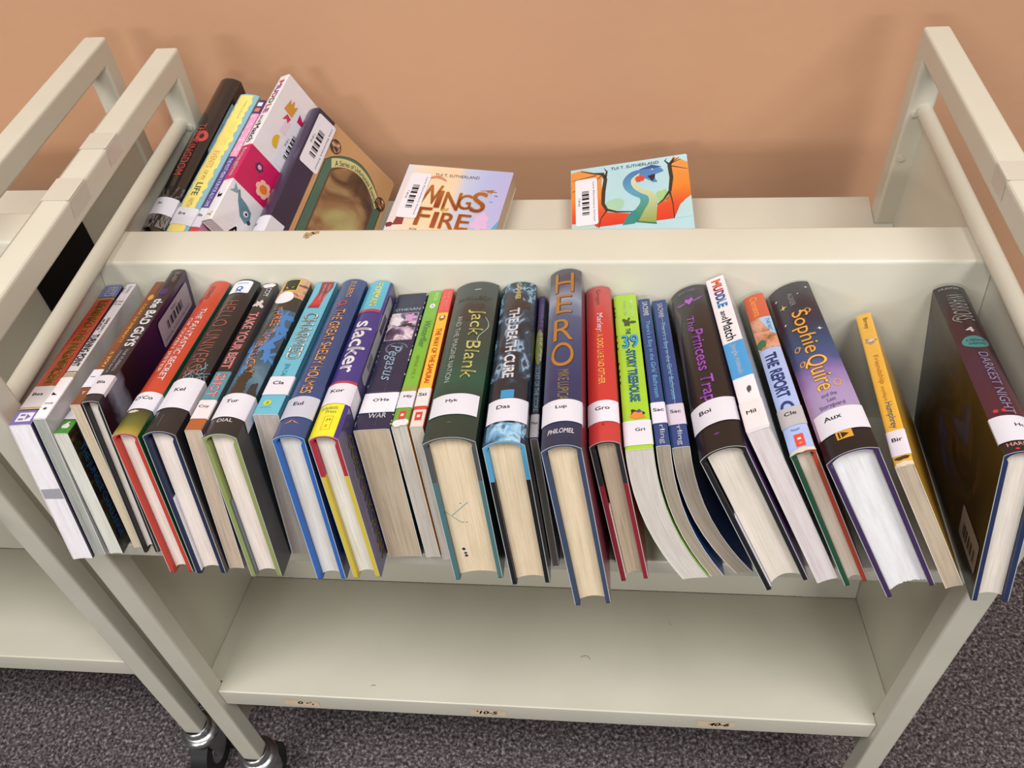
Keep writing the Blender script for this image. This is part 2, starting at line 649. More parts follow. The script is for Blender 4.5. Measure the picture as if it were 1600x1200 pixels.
    def ell(s, pc, qc, rp, rq, mat, layer=1, to=None, n=28, a0=0, a1=360):
        s.poly([(pc + rp * math.cos(math.radians(a0 + (a1 - a0) * i / n)), qc + rq * math.sin(math.radians(a0 + (a1 - a0) * i / n)))
                for i in range(n if a1 - a0 == 360 else n + 1)], mat, layer, to)

    def blob(s, pc, qc, rp, rq, mat, layer=1, seed=1, rough=.25, n=40, to=None, spikes=0):
        rd = random.Random(seed)
        k = [rd.uniform(-1, 1) for _ in range(6)]
        pts = []
        for i in range(n):
            a = 2 * math.pi * i / n
            r = 1 + rough * sum(k[j] * math.sin((j + 2) * a + k[5 - j] * 3) for j in range(5)) / 2.2
            if spikes:
                r *= 1 if i % 2 else 1 - spikes
            pts.append((pc + rp * r * math.cos(a), qc + rq * r * math.sin(a)))
        s.poly(pts, mat, layer, to)

    def stroke(s, pts, wd, mat, layer=1, to=None):
        """ribbon of varying width along points (p, q); wd a number or a list"""
        n = len(pts)
        L_, R_ = [], []
        for i in range(n):
            a, b = pts[max(0, i - 1)], pts[min(n - 1, i + 1)]
            dx, dy = b[0] - a[0], b[1] - a[1]
            d = math.hypot(dx, dy) or 1
            h = (wd[i] if isinstance(wd, (list, tuple)) else wd) / 2
            L_.append((pts[i][0] - dy / d * h, pts[i][1] + dx / d * h))
            R_.append((pts[i][0] + dy / d * h, pts[i][1] - dx / d * h))
        s.add2d(L_ + R_, [(i, i + 1, n + i + 1, n + i) for i in range(n - 1)], mat, layer, to)

    def vt(s, txt, q0, q1, p0, p1, mat, bold=0.0, layer=2, to=None, shear=0, space=1.0, wave=None):
        """lettering down the spine: starts at q0 (towards the head), ends at q1; feet at p0, tops at p1"""
        v, f, wd, ht = text_mesh(txt, bold, space)
        pts = [(p0 + y / ht * (p1 - p0) + (wave(x / wd) if wave else 0), q0 - (x + shear * y) / (wd + shear * ht) * (q0 - q1)) for x, y in v]
        s.add2d(pts, f, mat, layer, to)

    def ht(s, txt, p0, p1, q0, q1, mat, bold=0.0, layer=2, to=None, shear=0, space=1.0, rise=0):
        """lettering across: p0 to p1, feet at q0, tops at q1"""
        v, f, wd, ht = text_mesh(txt, bold, space)
        pts = [(p0 + (x + shear * y) / (wd + shear * ht) * (p1 - p0), q0 + y / ht * (q1 - q0) + rise * x / wd) for x, y in v]
        s.add2d(pts, f, mat, layer, to)

    def ut(s, txt, u0, u1, q0, q1, mat, **k):
        h = s.hs * 1000
        s.ht(txt, h + u0, h + u1, q0, q1, mat, **k)

    def R(s, u):
        return s.hs * 1000 + u

    def label(s, q0, q1, txt, p0=None, p1=None, col='#dad9e4', tp=None, tall=3.9, skew=0.0):
        """white call-number label on the spine"""
        h = s.hs * 1000
        if p0 is None:
            p0 = -h - 9 if s.hard else -h - 1
        if p1 is None:
            p1 = h + 11 if s.hard else h + 1
        mb = MB()
        s.poly([(p0, q0), (p1, q0 + skew), (p1, q1 + skew), (p0, q1)], flat(col, .5, 0, 0, .4, .02), 4, mb)
        v, f, wd, ht = text_mesh(txt, .02)
        wid = tall * 1.12 * wd / ht
        wid = min(wid, 2 * h * .8)
        tp = -.1 * h if tp is None else tp
        qb = q0 + (q1 - q0) * .55
        s.ht(txt, tp - wid / 2, tp + wid / 2, qb, qb + tall, INK, .02, 5, mb)
        s.extra.append(('spine_label', mb))
        return mb

    def bars(s, p0, p1, q0, q1, along, mat, layer, to, n=22, seed=3):
        rd = random.Random(seed)
        x, w0 = 0, []
        while len(w0) < n:
            w0.append(rd.choice((1, 1, 2, 3)))
        tot = sum(w0)
        for i, wv in enumerate(w0):
            if i % 2 == 0:
                if along == 'q':
                    s.rect(p0, p1, q0 + (q1 - q0) * x / tot, q0 + (q1 - q0) * (x + wv) / tot, mat, layer, to)
                else:
                    s.rect(p0 + (p1 - p0) * x / tot, p0 + (p1 - p0) * (x + wv) / tot, q0, q1, mat, layer, to)
            x += wv

    def barcode(s, u0, u1, q0, q1, title='', col='#e6e6ec'):
        """library barcode sticker on the front cover, lettering running down the cover"""
        mb = MB()
        h = s.hs * 1000
        s.rrect(h + u0, h + u1, q0, q1, min(3, (u1 - u0) / 4), flat(col, .45, .2, 0, .4, .02), 7, mb)
        wd, ln = u1 - u0, q1 - q0
        s.bars(h + u0 + wd * .30, h + u0 + wd * .62, q0 + ln * .22, q1 - ln * .24, 'q', INK, 8, mb)
        s.vt('T 89166', q1 - ln * .4, q0 + ln * .42, h + u0 + wd * .12, h + u0 + wd * .22, INK, layer=8, to=mb)
        if title:
            s.vt(title, q1 - ln * .08, q0 + ln * .08, h + u0 + wd * .78, h + u0 + wd * .88, INK, layer=8, to=mb)
        s.extra.append(('barcode_sticker', mb))
        return mb

    def tail_mark(s, pts, mat, mb):
        """mark on the cut pages at the tail; pts (x, depth below the spine) in mm"""
        y = (s.sq if s.hard else .0004) - .0002
        mb.add([(x / 1000, y, s.W - d / 1000) for x, d in pts], [tuple(range(len(pts)))], mat)

    def finish(s):
        hard = s.hard
        th = .0005 if hard else .00045
        s.shell(s.jk, 0.0, lambda p: -th, s.cover, flat('#e8e6e2', .5), s.edge, s.left, s.right)
        bt = .0037 if s.T > .016 else .0023
        sq = s.sq = .0046 if hard else .0004
        if hard:
            mb = MB()

            def inn(p):
                k = min(1, abs(p) / s.hs)
                return -(.0016 + (bt - .0016) * k ** 4)
            s.shell(mb, -th, inn, s.boards, s.boards, s.boards)
            mb.build('board_cover', s.root, 40)
        xh = s.hs - (bt + .0002 if hard else th)
        xl = -xh + (.0013 if s.flap else 0)
        n = 44 if s.ragged else 20
        rd = random.Random(hash(s.key) % 1000 if False else sum(map(ord, s.key)))
        ox = rd.uniform(0, 400)
        top, bot, xs = [], [], []
        for i in range(n + 1):
            x = xl + (xh - xl) * i / n
            k = (x - (xl + xh) / 2) / ((xh - xl) / 2)
            xs.append(x)
            top.append(s.W - s.sag * abs(x / s.hs) ** s.e - (.0030 if hard else .0005) - (.0012 * k * k if hard else 0))
            bot.append((.0042 if hard else .0005) + s.scoop * (1 - k * k) + (rd.uniform(-1, 1) * s.ragged if s.ragged else 0))
        m = 10 if s.bend_k else 3
        pb = MB()
        y0, y1 = sq, s.L - sq

        def col(i, y, t):
            z = top[i] + (bot[i] - top[i]) * t
            return (xs[i] + s.off_bend(z), y, z)

        def uvc(i, t):
            return (xs[i] * 1000 + ox, (top[i] + (bot[i] - top[i]) * t) * 1000)
        T_ = [j / m for j in range(m + 1)]
        pb.grid([[col(i, y0, t) for i in range(n + 1)] for t in T_[::-1]], s.pages, [[uvc(i, t) for i in range(n + 1)] for t in T_[::-1]])
        pb.grid([[col(i, y1, t) for i in range(n + 1)] for t in T_], s.pages, [[uvc(i, t) for i in range(n + 1)] for t in T_])
        for t in (0, 1):
            r = [[col(i, y, t) for i in range(n + 1)] for y in ((y0, y1) if t == 0 else (y1, y0))]
            pb.grid(r, s.pages, [[uvc(i, t) for i in range(n + 1)]] * 2)
        for i in (0, n):
            r = [[col(i, y, t) for t in T_] for y in ((y0, y1) if i else (y1, y0))]
            pb.grid(r, s.pages, [[uvc(i, t) for t in T_]] * 2)
        for pts, mat in getattr(s, 'marks', []):
            s.tail_mark(pts, mat, pb)
        pb.build('page_block', s.root)
        if s.flap:
            x0 = -s.hs + bt + .0003
            s.jk.box((x0, .0012, .0045), (x0 + .0009, s.L - .002, s.W * .56), flat(s.flap, .35, .3))
        s.jk.build('dust_jacket' if hard else 'paper_cover', s.root, 50)
        for nm, mb in s.extra:
            mb.build(nm, s.root)


INK = flat('#1c1a1d', .6, 0, 0, .3, 0)
WHITE = flat('#dedbe0', .4, .2, 0, .4, .02)

# ------------------------------------------------------------------ room
def plane(name, pts, mat):
    mb = MB()
    mb.add(pts, [(0, 1, 2, 3)], mat)
    o = mb.build(name)
    o['kind'] = 'structure'
    return o


WALL_Y = 0.335
mb = MB()
mb.box((-4, -4, -.06), (4, WALL_Y, 0), carpet())
floor = mb.build('floor')
floor['kind'] = 'structure'
mb = MB()
mb.box((-4, WALL_Y, -.06), (4, WALL_Y + .12, 2.8), wall_paint())
wall = mb.build('wall_back')
wall['kind'] = 'structure'

# ------------------------------------------------------------------ steel book trucks
WI, TX, TY = 0.383, 0.0258, 0.0242           # inner half width, tube width and depth
DY = 0.2330                                  # half depth of the end frames
PX = 0.4035                                  # plane of the end panels
LEG = 0.113
EN = enamel()
CHROME = flat('#d6d6d8', .3, 0, 1, .5, .03)
RUBBER = flat('#141416', .5, .2, 0, .5, .05)
TAPE = flat('#c9c3b5', .22, .3, 0, .5, .03)


def arc_pts(poly, r, n=5):
    """round the corners of a closed outline"""
    out = []
    N = len(poly)
    for i in range(N):
        a, b, c = (Vector(poly[j % N]) for j in (i - 1, i, i + 1))
        d1, d2 = (a - b).normalized(), (c - b).normalized()
        rr = r[i] if isinstance(r, (list, tuple)) else r
        if rr <= 0:
            out.append(tuple(b))
            continue
        for k in range(n + 1):
            t = k / n
            p = (b + d1 * rr) * (1 - t) ** 2 + b * 2 * t * (1 - t) + (b + d2 * rr) * t * t
            out.append(tuple(p))
    return out


def shelf_outline(s, front, top_z, back, lip, th=.0016, slope=math.tan(TH)):
    """sheet steel shelf seen from its end: lip in front, floor sloping down to the divider at 'back'"""
    zb = top_z - (front - back) * slope
    k = .012
    pts = [(-back, zb), (-front, top_z), (-front, top_z - lip), (-front + k, top_z - lip), (-front + k, top_z - lip + th),
           (-front + th, top_z - lip + th), (-front + th, top_z - th - slope * th), (-back, zb - th)]
    pts = arc_pts(pts, [0, .0022, .0012, 0, 0, 0, 0, 0])
    return [(y * s, z) for y, z in pts]


def divider_outline(cap_y, cap_z, depth):
    a, d = math.sin(TH), math.cos(TH)
    pts = [(-cap_y - a * depth, cap_z - d * depth), (-cap_y, cap_z), (cap_y, cap_z), (cap_y + a * depth, cap_z - d * depth)]
    return arc_pts(pts, [0, .0035, .0035, 0])


def side_strips(mb, s, front, top_z, back, slope, xe):
    """the shelf's floor running on behind the posts to the end panels"""
    y1 = DY - TY - .0008
    z1, zb = top_z - (front - y1) * slope, top_z - (front - back) * slope
    pts = [(-back * s, zb), (-y1 * s, z1), (-y1 * s, z1 - .0016), (-back * s, zb - .0016)]
    for sx in (-1, 1):
        a, b = sorted((sx * (WI - .0006), sx * xe))
        mb.extrude_x(pts, a, b, EN)


def make_truck(name, label, loc):
    t = thing(name, label, 'book cart', loc, 'library book trucks')
    for sx in (-1, 1):
        # end frame: one bent tube - two posts and the top rail
        mb = MB()
        out = [(-DY, LEG), (-DY, HZ), (DY, HZ), (DY, LEG), (DY - TY, LEG), (DY - TY, HZ - TX), (-DY + TY, HZ - TX), (-DY + TY, LEG)]
        x0, x1 = sorted((sx * WI, sx * (WI + TX)))
        v = [(x0, y, z) for y, z in out] + [(x1, y, z) for y, z in out]
        q = [(0, 1, 6, 7), (1, 2, 5, 6), (2, 3, 4, 5)]
        fs = [f for f in q] + [tuple(i + 8 for i in f[::-1]) for f in q]
        fs += [(i, i + 8, (i + 1) % 8 + 8, (i + 1) % 8) for i in range(8)]
        mb.add(v, fs, EN)
        mb.build('end_frame', t, bevel=.0032)
        mb = MB()
        x0, x1 = sorted((sx * PX, sx * (PX + .0015)))
        mb.box((x0, -DY + TY - .001, .150), (x1, DY - TY + .001, HZ - .078), EN)
        mb.build('end_panel', t)
        mb = MB()
        x0, x1 = sorted((sx * (PX + .0016), sx * (PX + .0032)))
        mb.box((x0, -.053, .672), (x1, .053, .792), flat('#0d0c0c', .6, 0, 0, .2, .05))
        mb.build('label_plate', t)
        mb = MB()
        mb.tube((sx * (WI + .0165), -DY + TY - .002, HZ - .079), (sx * (WI + .0165), DY - TY + .002, HZ - .079), .0080, EN, 20)
        mb.build('guard_rod', t, 50)
        for sy in (-1, 1):
            yc = sy * (DY - TY / 2)
            for zz in (HZ - .082, HZ - .135):
                mb = MB()
                mb.tube((sx * (WI + .0072), yc - sy * (TY / 2), zz), (sx * (WI + .0072), yc - sy * (TY / 2 + .0018), zz), .0035, EN, 12)
                mb.build('screw', t, 40)
    XE = PX - .0006
    mb = MB()
    mb.extrude_x(divider_outline(.0244, HZ - .0848, .1785), -XE, XE, EN)
    # chipped paint on the cap
    if loc[0] == 0:
        chip = flat('#a08660', .8, 0, 0, .3, .3)
        for cx, cy, r in ((-.207, .0165, .0062), (-.2005, .0195, .0045), (-.2085, .0125, .004)):
            rd = random.Random(int(cx * 1e5))
            mb.add([(cx + r * rd.uniform(.5, 1.1) * math.cos(a * .524), cy + r * .7 * rd.uniform(.5, 1.1) * math.sin(a * .524), HZ - .0847) for a in range(12)], [tuple(range(12))], chip)
    mb.build('upper_divider', t, 40)
    for s in (1, -1):
        mb = MB()
        mb.extrude_x(shelf_outline(s, LIP_Y, LIP_Z, .0585, .018), -WI + .0006, WI - .0006, EN)
        side_strips(mb, s, LIP_Y, LIP_Z, .0585, math.tan(TH), XE)
        mb.build('upper_shelf', t, 40)
        mb = MB()
        mb.extrude_x(shelf_outline(s, .2235, HZ - .5868, .044, .036, slope=.2335), -WI + .0006, WI - .0006, EN)
        side_strips(mb, s, .2235, HZ - .5868, .044, .2335, XE)
        if s == 1 and loc[0] == 0:
            hair = flat('#2a2622', .8, 0, 0, .2, 0)

            def on_shelf(x, y):
                return (x, y, HZ - .5868 - (.2235 + y) * .2335 + .0004)
            for x, y, a, ln, cv in ((.052, -.152, -.25, .012, .004), (.165, -.098, 1.7, .008, .002), (-.198, -.206, .1, .006, .001), (.315, -.2, 1.5, .003, 0)):
                pts = [(x + ln * k / 6 * math.cos(a) - math.sin(a) * cv * math.sin(k / 2), y + ln * k / 6 * math.sin(a) + math.cos(a) * cv * math.sin(k / 2)) for k in range(7)]
                mb.grid([[on_shelf(px, py) for px, py in pts], [on_shelf(px, py + .0006) for px, py in pts]], hair)
        mb.build('lower_shelf', t, 40)
    mb = MB()
    o = divider_outline(.0085, HZ - .455, .1765)
    mb.extrude_x(o, -XE, XE, EN)
    mb.build('lower_divider', t, 40)
    for sx in (-1, 1):
        for sy in (-1, 1):
            x, y = sx * (WI + TX / 2), sy * (DY - TY / 2)
            mb = MB()
            R = .024
            prof = [(.0165, LEG + .006), (.0195, LEG + .004), (.0195, LEG - .008), (.0255, LEG - .010), (.0275, LEG - .017), (.0250, LEG - .023), (.012, LEG - .025)]
            rows = [[(x + r * math.cos(k * math.pi / 14), y + r * math.sin(k * math.pi / 14), z) for k in range(29)] for r, z in prof]
            mb.grid(rows, CHROME)
            caster = mb.build('caster', t, 60)
            cas = MB()
            off = 0.0
            cas.tube((x + off - .012, y - .004, .042), (x + off + .012, y - .004, .042), .042, RUBBER, 32)
            cas.tube((x + off - .0125, y - .004, .042), (x + off + .0125, y - .004, .042), .022, CHROME, 24)
            cas.build('caster_wheel', caster, 40)
            fk = MB()
            for dx in (-.0165, .0145):
                fk.add([(x + off + dx + ddx, y + yy, zz) for ddx in (0, .002) for yy, zz in ((-.02, .092), (.02, .092), (.010, .036), (-.016, .036))],
                       [(0, 1, 2, 3), (7, 6, 5, 4), (0, 4, 5, 1), (1, 5, 6, 2), (2, 6, 7, 3), (3, 7, 4, 0)], CHROME)
            fk.box((x + off - .0165, y - .02, .089), (x + off + .0165, y + .02, .0925), CHROME)
            fk.tube((x, y, .0905), (x, y, LEG), .008, CHROME, 12)
            fk.build('caster_fork', caster, 40)
    return t


def strip_of_tape(parent, pts, name='tape_strip'):
    mb = MB()
    for p in pts:
        mb.add(p, [tuple(range(len(p)))], TAPE)
    return mb.build(name, parent)


truck = make_truck('library_book_truck', 'cream steel library book truck filled with books, standing nearest the middle', (0, 0, 0))
truck2 = make_truck('library_book_truck', 'empty cream steel library book truck cut off by the picture edge beside the full one', (-.8865, .031, 0))


def lip_label(parent, x0, x1, txt, tx0, tx1, torn, seed):
    """scrap of masking tape with pen writing on the lower shelf's lip"""
    rd = random.Random(seed)
    y = -.2235 - .0004
    z1, z0 = HZ - .5868 - .012, HZ - .5868 - .0275
    n = 10
    top = [(x0 + (x1 - x0) * i / n, y, z1 + rd.uniform(-.0012, .0012) - (torn * i / n)) for i in range(n + 1)]
    bot = [(x0 + (x1 - x0) * i / n, y, z0 + rd.uniform(-.0012, .0012) - (torn * .5 * i / n)) for i in range(n + 1)]
    mb = MB()
    mb.grid([bot, top], flat('#d8c3a6', .7, 0, 0, .3, .12))
    v, f, wd, ht = text_mesh(txt, .03)
    zz0, zz1 = z0 + .003, z1 - .0035
    mb.add([(tx0 + (px + .25 * py) / wd * (tx1 - tx0), y - .0003, zz0 + py / ht * (zz1 - zz0)) for px, py in v], f, INK)
    mb.build('tape_label', parent)


lip_label(truck, -.305, -.262, 'o -\u00b7,', -.289, -.269, .004, 3)
lip_label(truck, -.078, -.034, "'10-5", -.071, -.046, .001, 4)
lip_label(truck, .187, .230, '40-6', .200, .223, .001, 5)

for sx0, y0, y1 in ((-1, -.045, -.012), (-1, .035, .062), (1, -.03, -.004)):
    xi = sx0 * WI
    xo = sx0 * (WI + TX)
    e = .0003
    strip_of_tape(truck, [[(xi, y0, HZ + e), (xo, y0, HZ + e), (xo, y1, HZ + e), (xi, y1, HZ + e)],
                          [(xi - sx0 * e, y0, HZ - .002), (xi - sx0 * e, y1, HZ - .002), (xi - sx0 * e, y1 - .004, HZ - .017), (xi - sx0 * e, y0 - .004, HZ - .017)]])

# ------------------------------------------------------------------ books
FRONT, BACK = 'books on the front upper shelf', 'books on the rear upper shelf'
CREAM = paper('#e6d2b4', '#d9c29f', '#c3a884')
TAN = paper('#c2b09a', '#a8967f', '#83735f')
GREYP = paper('#cdc5bc', '#bbb2a8', '#8f867c')
PINKP = paper('#ecdfd8', '#e0d1c8', '#c9b6ac')
WHITEP = paper('#efeaf0', '#e6e0e6', '#d3ccd2')
IVORY = paper('#e3dace', '#d5cbbd', '#b9ad9d')


def pr(c, rough=.28, coat=.22):
    return flat(c, rough, coat)


def mat2(name, split, top, bot):
    """boards of two cloths: spine cloth on top, board paper below (split = height in metres)"""
    return grad(name, 'Z', split - .001, split + .001, [(.0, bot), (.5, top)], .5, .05, 'CONSTANT')


# 1 red paperback at the left end
b = Book('bravo', 'red paperback with olive lettering and purple ends, pressed against the left end panel', False, pr('#b1402c'),
         right=pr('#2a2648'), left=pr('#a5362c'), pages=WHITEP, group=FRONT)
b.rect(-8.7, 8.7, 189, 213, pr('#6a72a6'), 1)
b.rect(-8.7, 8.7, 187, 188.5, pr('#d6b13c'), 1)
b.rect(-8.7, 8.7, 188.5, 191, pr('#2a2028'), 1)
b.rrect(-2.5, 6, 193, 210, 1.2, pr('#c9cde0'), 2)
b.rrect(-1.9, 5.4, 193.8, 209.2, .9, pr('#626a9e'), 3)
b.vt('BEST', 208, 195, -.8, 4.4, WHITE, .02, 4)
b.vt('LEORHKO THE MAGNIFICENT', 184, 47, -3.5, 5.5, pr('#4a3a14'), .035, 2)
b.vt('LEORHKO THE MAGNIFICENT', 184, 47, -3.5, 5.5, pr('#94822e'), .004, 3)
b.rect(-8.7, 8.7, 19, 21, pr('#c9b27a'), 1)
b.rect(-8.7, 8.7, 17.5, 19, pr('#241c24'), 1)
b.rect(-8.7, 8.7, 0, 17.5, pr('#6f64ab'), 1)
b.rect(-5, 6.5, 3.5, 14.5, WHITE, 2)
b.rect(-3.4, .4, 5.2, 7.4, pr('#6f64ab'), 3)
b.rect(-3.4, .4, 10.2, 12.6, pr('#6f64ab'), 3)
b.poly([(1.6, 5.4), (1.6, 12.6), (5.2, 9)], pr('#6f64ab'), 3)
b.label(21, 49, 'Bea', col='#c9c4c6', tp=-1)
b.marks = [([(-7.5, 66), (7.5, 66), (7.3, 77), (-7.4, 76)], flat('#9a98a0', .8))]
b.finish()

# 2
b = Book('turning', 'thin white paperback with black capitals down its spine, beside the red paperback', False, pr('#dcd8de'),
         right=art('pale_cover_art', [(.3, '#b9b2b6'), (.5, '#cbc5cb'), (.75, '#d6d2d8')], (25, 25, 25)), pages=paper('#a9aca6', '#8f938c', '#6c716b'), group=FRONT)
b.vt('ROBIN', 203, 190, 0, 2.5, pr('#8d8a98'))
b.vt('PARK', 200, 191, -4, -2, pr('#8d8a98'))
b.vt('IN IT', 176, 168, -3.5, -1, pr('#4b4658'))
b.vt('21', 177, 169, 0, 3.5, pr('#4b4658'))
b.vt('SOME DAY I', 146, 122, .2, 2.6, INK, .02)
b.vt('AM LIKE IN', 144, 126, -3.4, -1, INK, .02)
b.vt('TURNING POINT', 119, 70, -3.6, 3.0, INK, .03)
b.rect(-4.9, 4.9, 62, 63, INK)
b.rect(-4.9, 4.9, 55, 61, pr('#b9a48c'))
b.label(0.4, 54, '', col='#e9e6ec', p1=5.4)
mb = b.extra[-1][1]
b.ht('mie', -3, 3.2, 18, 21, INK, 0, 5, mb)
star = [((2.2 if k % 2 == 0 else .95) * math.sin(k * math.pi / 5) - .3, 12.5 + (2.2 if k % 2 == 0 else .95) * math.cos(k * math.pi / 5)) for k in range(10)]
b.poly(star, INK, 5, mb)
b.finish()

# 3
b = Book('jungle', 'low green paperback with blue capitals on dark cover, beside the thin white paperback', False, pr('#3f7a34'),
         right=art('dark_forest_cover', [(.30, '#120e12'), (.46, '#1f1a1a'), (.52, '#2c3d1c'), (.58, '#231a1e'), (.68, '#4a2226'), (.75, '#3f6b22')], (70, 70, 70), 3),
         pages=paper('#d9d8d0', '#c8c8bf', '#a7a89e'), group=FRONT)
b.rect(-6, 6, 0, 16, pr('#3f8a2c'), 1)
b.poly([(-2, 6), (2.5, 6), (3.5, 9), (1, 12), (2.4, 13.5), (.5, 14), (-1, 11.5), (-3, 9.5)], WHITE, 2)
b.label(17, 40, 'Mo', tall=3.4)
b.ut('THE JUNGLE CHALLENGE', 18, 118, 4, 13, pr('#0f1a2e'), bold=.05, layer=2)
b.ut('THE JUNGLE CHALLENGE', 18, 118, 4, 13, pr('#3f7fc0'), bold=.01, layer=3)
b.rect(b.R(2), b.R(26), 14, 30, pr('#7d7a80'), 1)
b.finish()

# 4
b = Book('howard', 'thin rust-brown paperback with small yellow lettering, pressed against the black book with deep purple cover', False, pr('#7c452c'),
         pages=paper('#d3c2a8', '#c2b095', '#a08e74'), group=FRONT)
b.ell(2, 160, 2.2, 5, pr('#d79a3c'), 1)
b.vt('DEAR HUMMINGS', 148, 85, .2, 3, pr('#dba83a'), .01)
b.vt('& YOU', 72, 50, .2, 3, pr('#e6c06a'), .03)
b.label(22, 46, '~', tall=1.2)
b.ht('T', -1, 2, 13, 16.5, WHITE)
b.finish()

# 5
b = Book('badguys', 'thin black hardcover with white title and deep purple front cover carrying a grey barcode sticker', True, pr('#2a272c'),
         right=grad('purple_cover', 'Y', 0, .2044, [(.0, '#14121a'), (.07, '#1a1a24'), (.12, '#8d96a8'), (.18, '#7d8698'), (.215, '#17131c'), (.32, '#1c1428'), (.45, '#2a143e'), (1, '#3c1b55')], jitter=.03, jscale=90),
         boards=flat('#1b191b', .5), pages=paper('#e9e0d8', '#dcd1c8'), group=FRONT, sag=.0012)
b.vt('BLABEY', 198, 180, 0, 3.6, pr('#8d8588'))
b.ell(.3, 163, 3.6, 6, pr('#4c2663'), 1)
b.vt('the BAD GUYS', 150, 74, -2.8, 5.0, WHITE, .035)
b.vt('THE FURBALL', 70, 38, 1.2, 3.4, pr('#a39ba0'))
b.vt('STRIKES BACK', 68, 36, -3.0, -1, pr('#a39ba0'))
b.label(9, 33, 'Bla', tall=3.6, p0=-7, p1=9, col='#d5d0d8')
b.barcode(7, 32, 120, 196, 'Lane Elementary School', col='#a9a4b4')
b.finish()

# 6
b = Book('owen', 'orange-red hardcover with white title, teal front cover and olive foot', True, pr('#bd432c'),
         right=grad('teal_cover', 'Y', 0, .22, [(0, '#1d5a34'), (.5, '#0e5e4c'), (1, '#15706c')]), left=pr('#c8472e'),
         boards=flat('#bd3b2c', .5), pages=PINKP, group=FRONT)
b.vt("O'CONNOR", 216, 192, -4.5, -.2, pr('#5c2018'))
b.vt('THE FANTASTIC SECRET', 176, 66, -.2, 4.6, WHITE, .01)
b.vt('OF OWEN JESTER', 160, 78, -6.4, -2.4, pr('#ead9d0'))
b.rect(-10.3, 10.3, 0, 30, grad('olive_foot', 'Y', 0, .03, [(0, '#a8943c'), (.35, '#6a6a2a'), (1, '#2e3420')]), 1)
b.blob(-3, 26, 4, 1.6, pr('#d8cdb0'), 2, 4)
b.label(29, 50, "O'Co", tall=4.2)
b.finish()

# 7
b = Book('hello', 'thick brown-black hardcover with thin copper capitals and a blue rosette sticker at its head', True, pr('#1e1f23'),
         right=pr('#262327'), boards=flat('#1e2745', .5), pages=PINKP, flap='#e3e0ea', group=FRONT)
b.vt('HELLO UNIVERSE', 186, 72, -7, 5, pr('#a35a48'), -.017)
rd = random.Random(5)
for k in range(26):
    q = rd.uniform(64, 84)
    p = rd.uniform(-4, 9)
    b.stroke([(p, q), (p + rd.uniform(-3, 3), q + rd.uniform(-6, 6)), (p + rd.uniform(-5, 5), q + rd.uniform(-8, 8))], .35, pr('#8fb3c8'), 1)
mb = MB()
b.rrect(-10, 8, 200, 222, 2.5, flat('#e9e9f2', .4, .2), 3, mb)
BLUE = flat('#2f6fc0', .4)
b.ell(-1, 207.5, 3.2, 4.2, BLUE, 4, mb)
b.ell(-1, 207.5, 1.5, 2.2, flat('#e9e9f2', .4, .2), 5, mb)
b.poly([(-3, 204.5), (-4, 200.8), (-1.8, 202.3), (-.4, 204)], BLUE, 4, mb)
b.poly([(1, 204.5), (2, 200.8), (-.2, 202.3), (-1.6, 204)], BLUE, 4, mb)
b.ht('AWARD BOOK', -6, 4.6, 216, 218.5, BLUE, 0, 4, mb)
b.extra.append(('award_sticker', mb))
b.vt('GREENWILLOW', 20, 6, -3, -1.7, pr('#6c6468'))
b.label(28, 66, 'Kel', tall=4.4)
b.finish()

# 8
b = Book('shot', 'narrow black and teal paperback with red outlined capitals and white splash at its head', False,
         pr('#1e1a1d'), right=pr('#59585e'), pages=paper('#cdb9a6', '#b8a490', '#937f6b'), group=FRONT)
b.blob(-.5, 213, 5.5, 4, WHITE, 1, 3, .5)
b.vt('COY', 209, 193, -1.5, 3.5, WHITE, .03)
b.blob(-1, 180, 3.6, 6, pr('#c9c4c8'), 1, 8, .7)
b.rect(-6.7, 6.7, 14, 74, pr('#4a8c9c'), 1)
b.vt('TAKE YOUR BEST', 165, 78, -4.5, 4, WHITE, .03, 2)
b.vt('TAKE YOUR BEST', 165, 78, -4.5, 4, pr('#c13c42'), .0, 3)
b.vt('SHOT', 71, 40, -4.5, 4, WHITE, .03, 2)
b.vt('SHOT', 71, 40, -4.5, 4, pr('#c13c42'), .0, 3)
b.rect(-6.7, 6.7, 0, 14, pr('#a55a30'), 1)
b.label(13, 36, 'Coy', tall=4.2, col='#e2d6da')
b.finish()

# 9
SL = art('storm_blue_art', [(.25, '#2b3238'), (.42, '#3b5665'), (.55, '#43687c'), (.68, '#5c7f90')], (30, 18, 30), 5)
b = Book('lucky', 'slate-blue hardcover with curving orange title, white oval and yellow badge, lime-green boards', True, SL,
         right=art('charcoal_cover', [(.3, '#26282b'), (.6, '#33373b'), (.75, '#565f66')], (50, 22, 50), 6), boards=flat('#8b9557', .55),
         pages=PINKP, flap='#5d6a78', group=FRONT)
b.rect(-13.4, 13.4, 172, 194, pr('#33332f'), 1)
b.rect(-13.4, 13.4, 194, 227, art('peach_sky', [(.4, '#c79070'), (.55, '#d3a07c'), (.62, '#4d4a3c')], (60, 60, 60), 3), 1)
for pc, qc, a, c_, sd in ((5, 160, 6, 11, 4), (7, 140, 6, 9, 6), (3, 118, 7, 13, 9), (8, 100, 4, 8, 12), (-8, 108, 3, 12, 15), (-5, 80, 4, 8, 18)):
    b.blob(pc, qc, a, c_, pr('#3f7dc0'), 1, sd, .8, 44)
b.blob(-2, 62, 7, 22, pr('#33291f'), 2, 21, .5, 46, spikes=.22)
b.blob(9, 48, 3, 16, pr('#2a2c30'), 2, 5, .2)
b.vt('THREE TIMES LUCKY', 176, 74, -6.5, .6, pr('#5a3320'), .03, 3, wave=lambda t: 3.2 * math.sin(t * 6.5) + 3.5 * t)
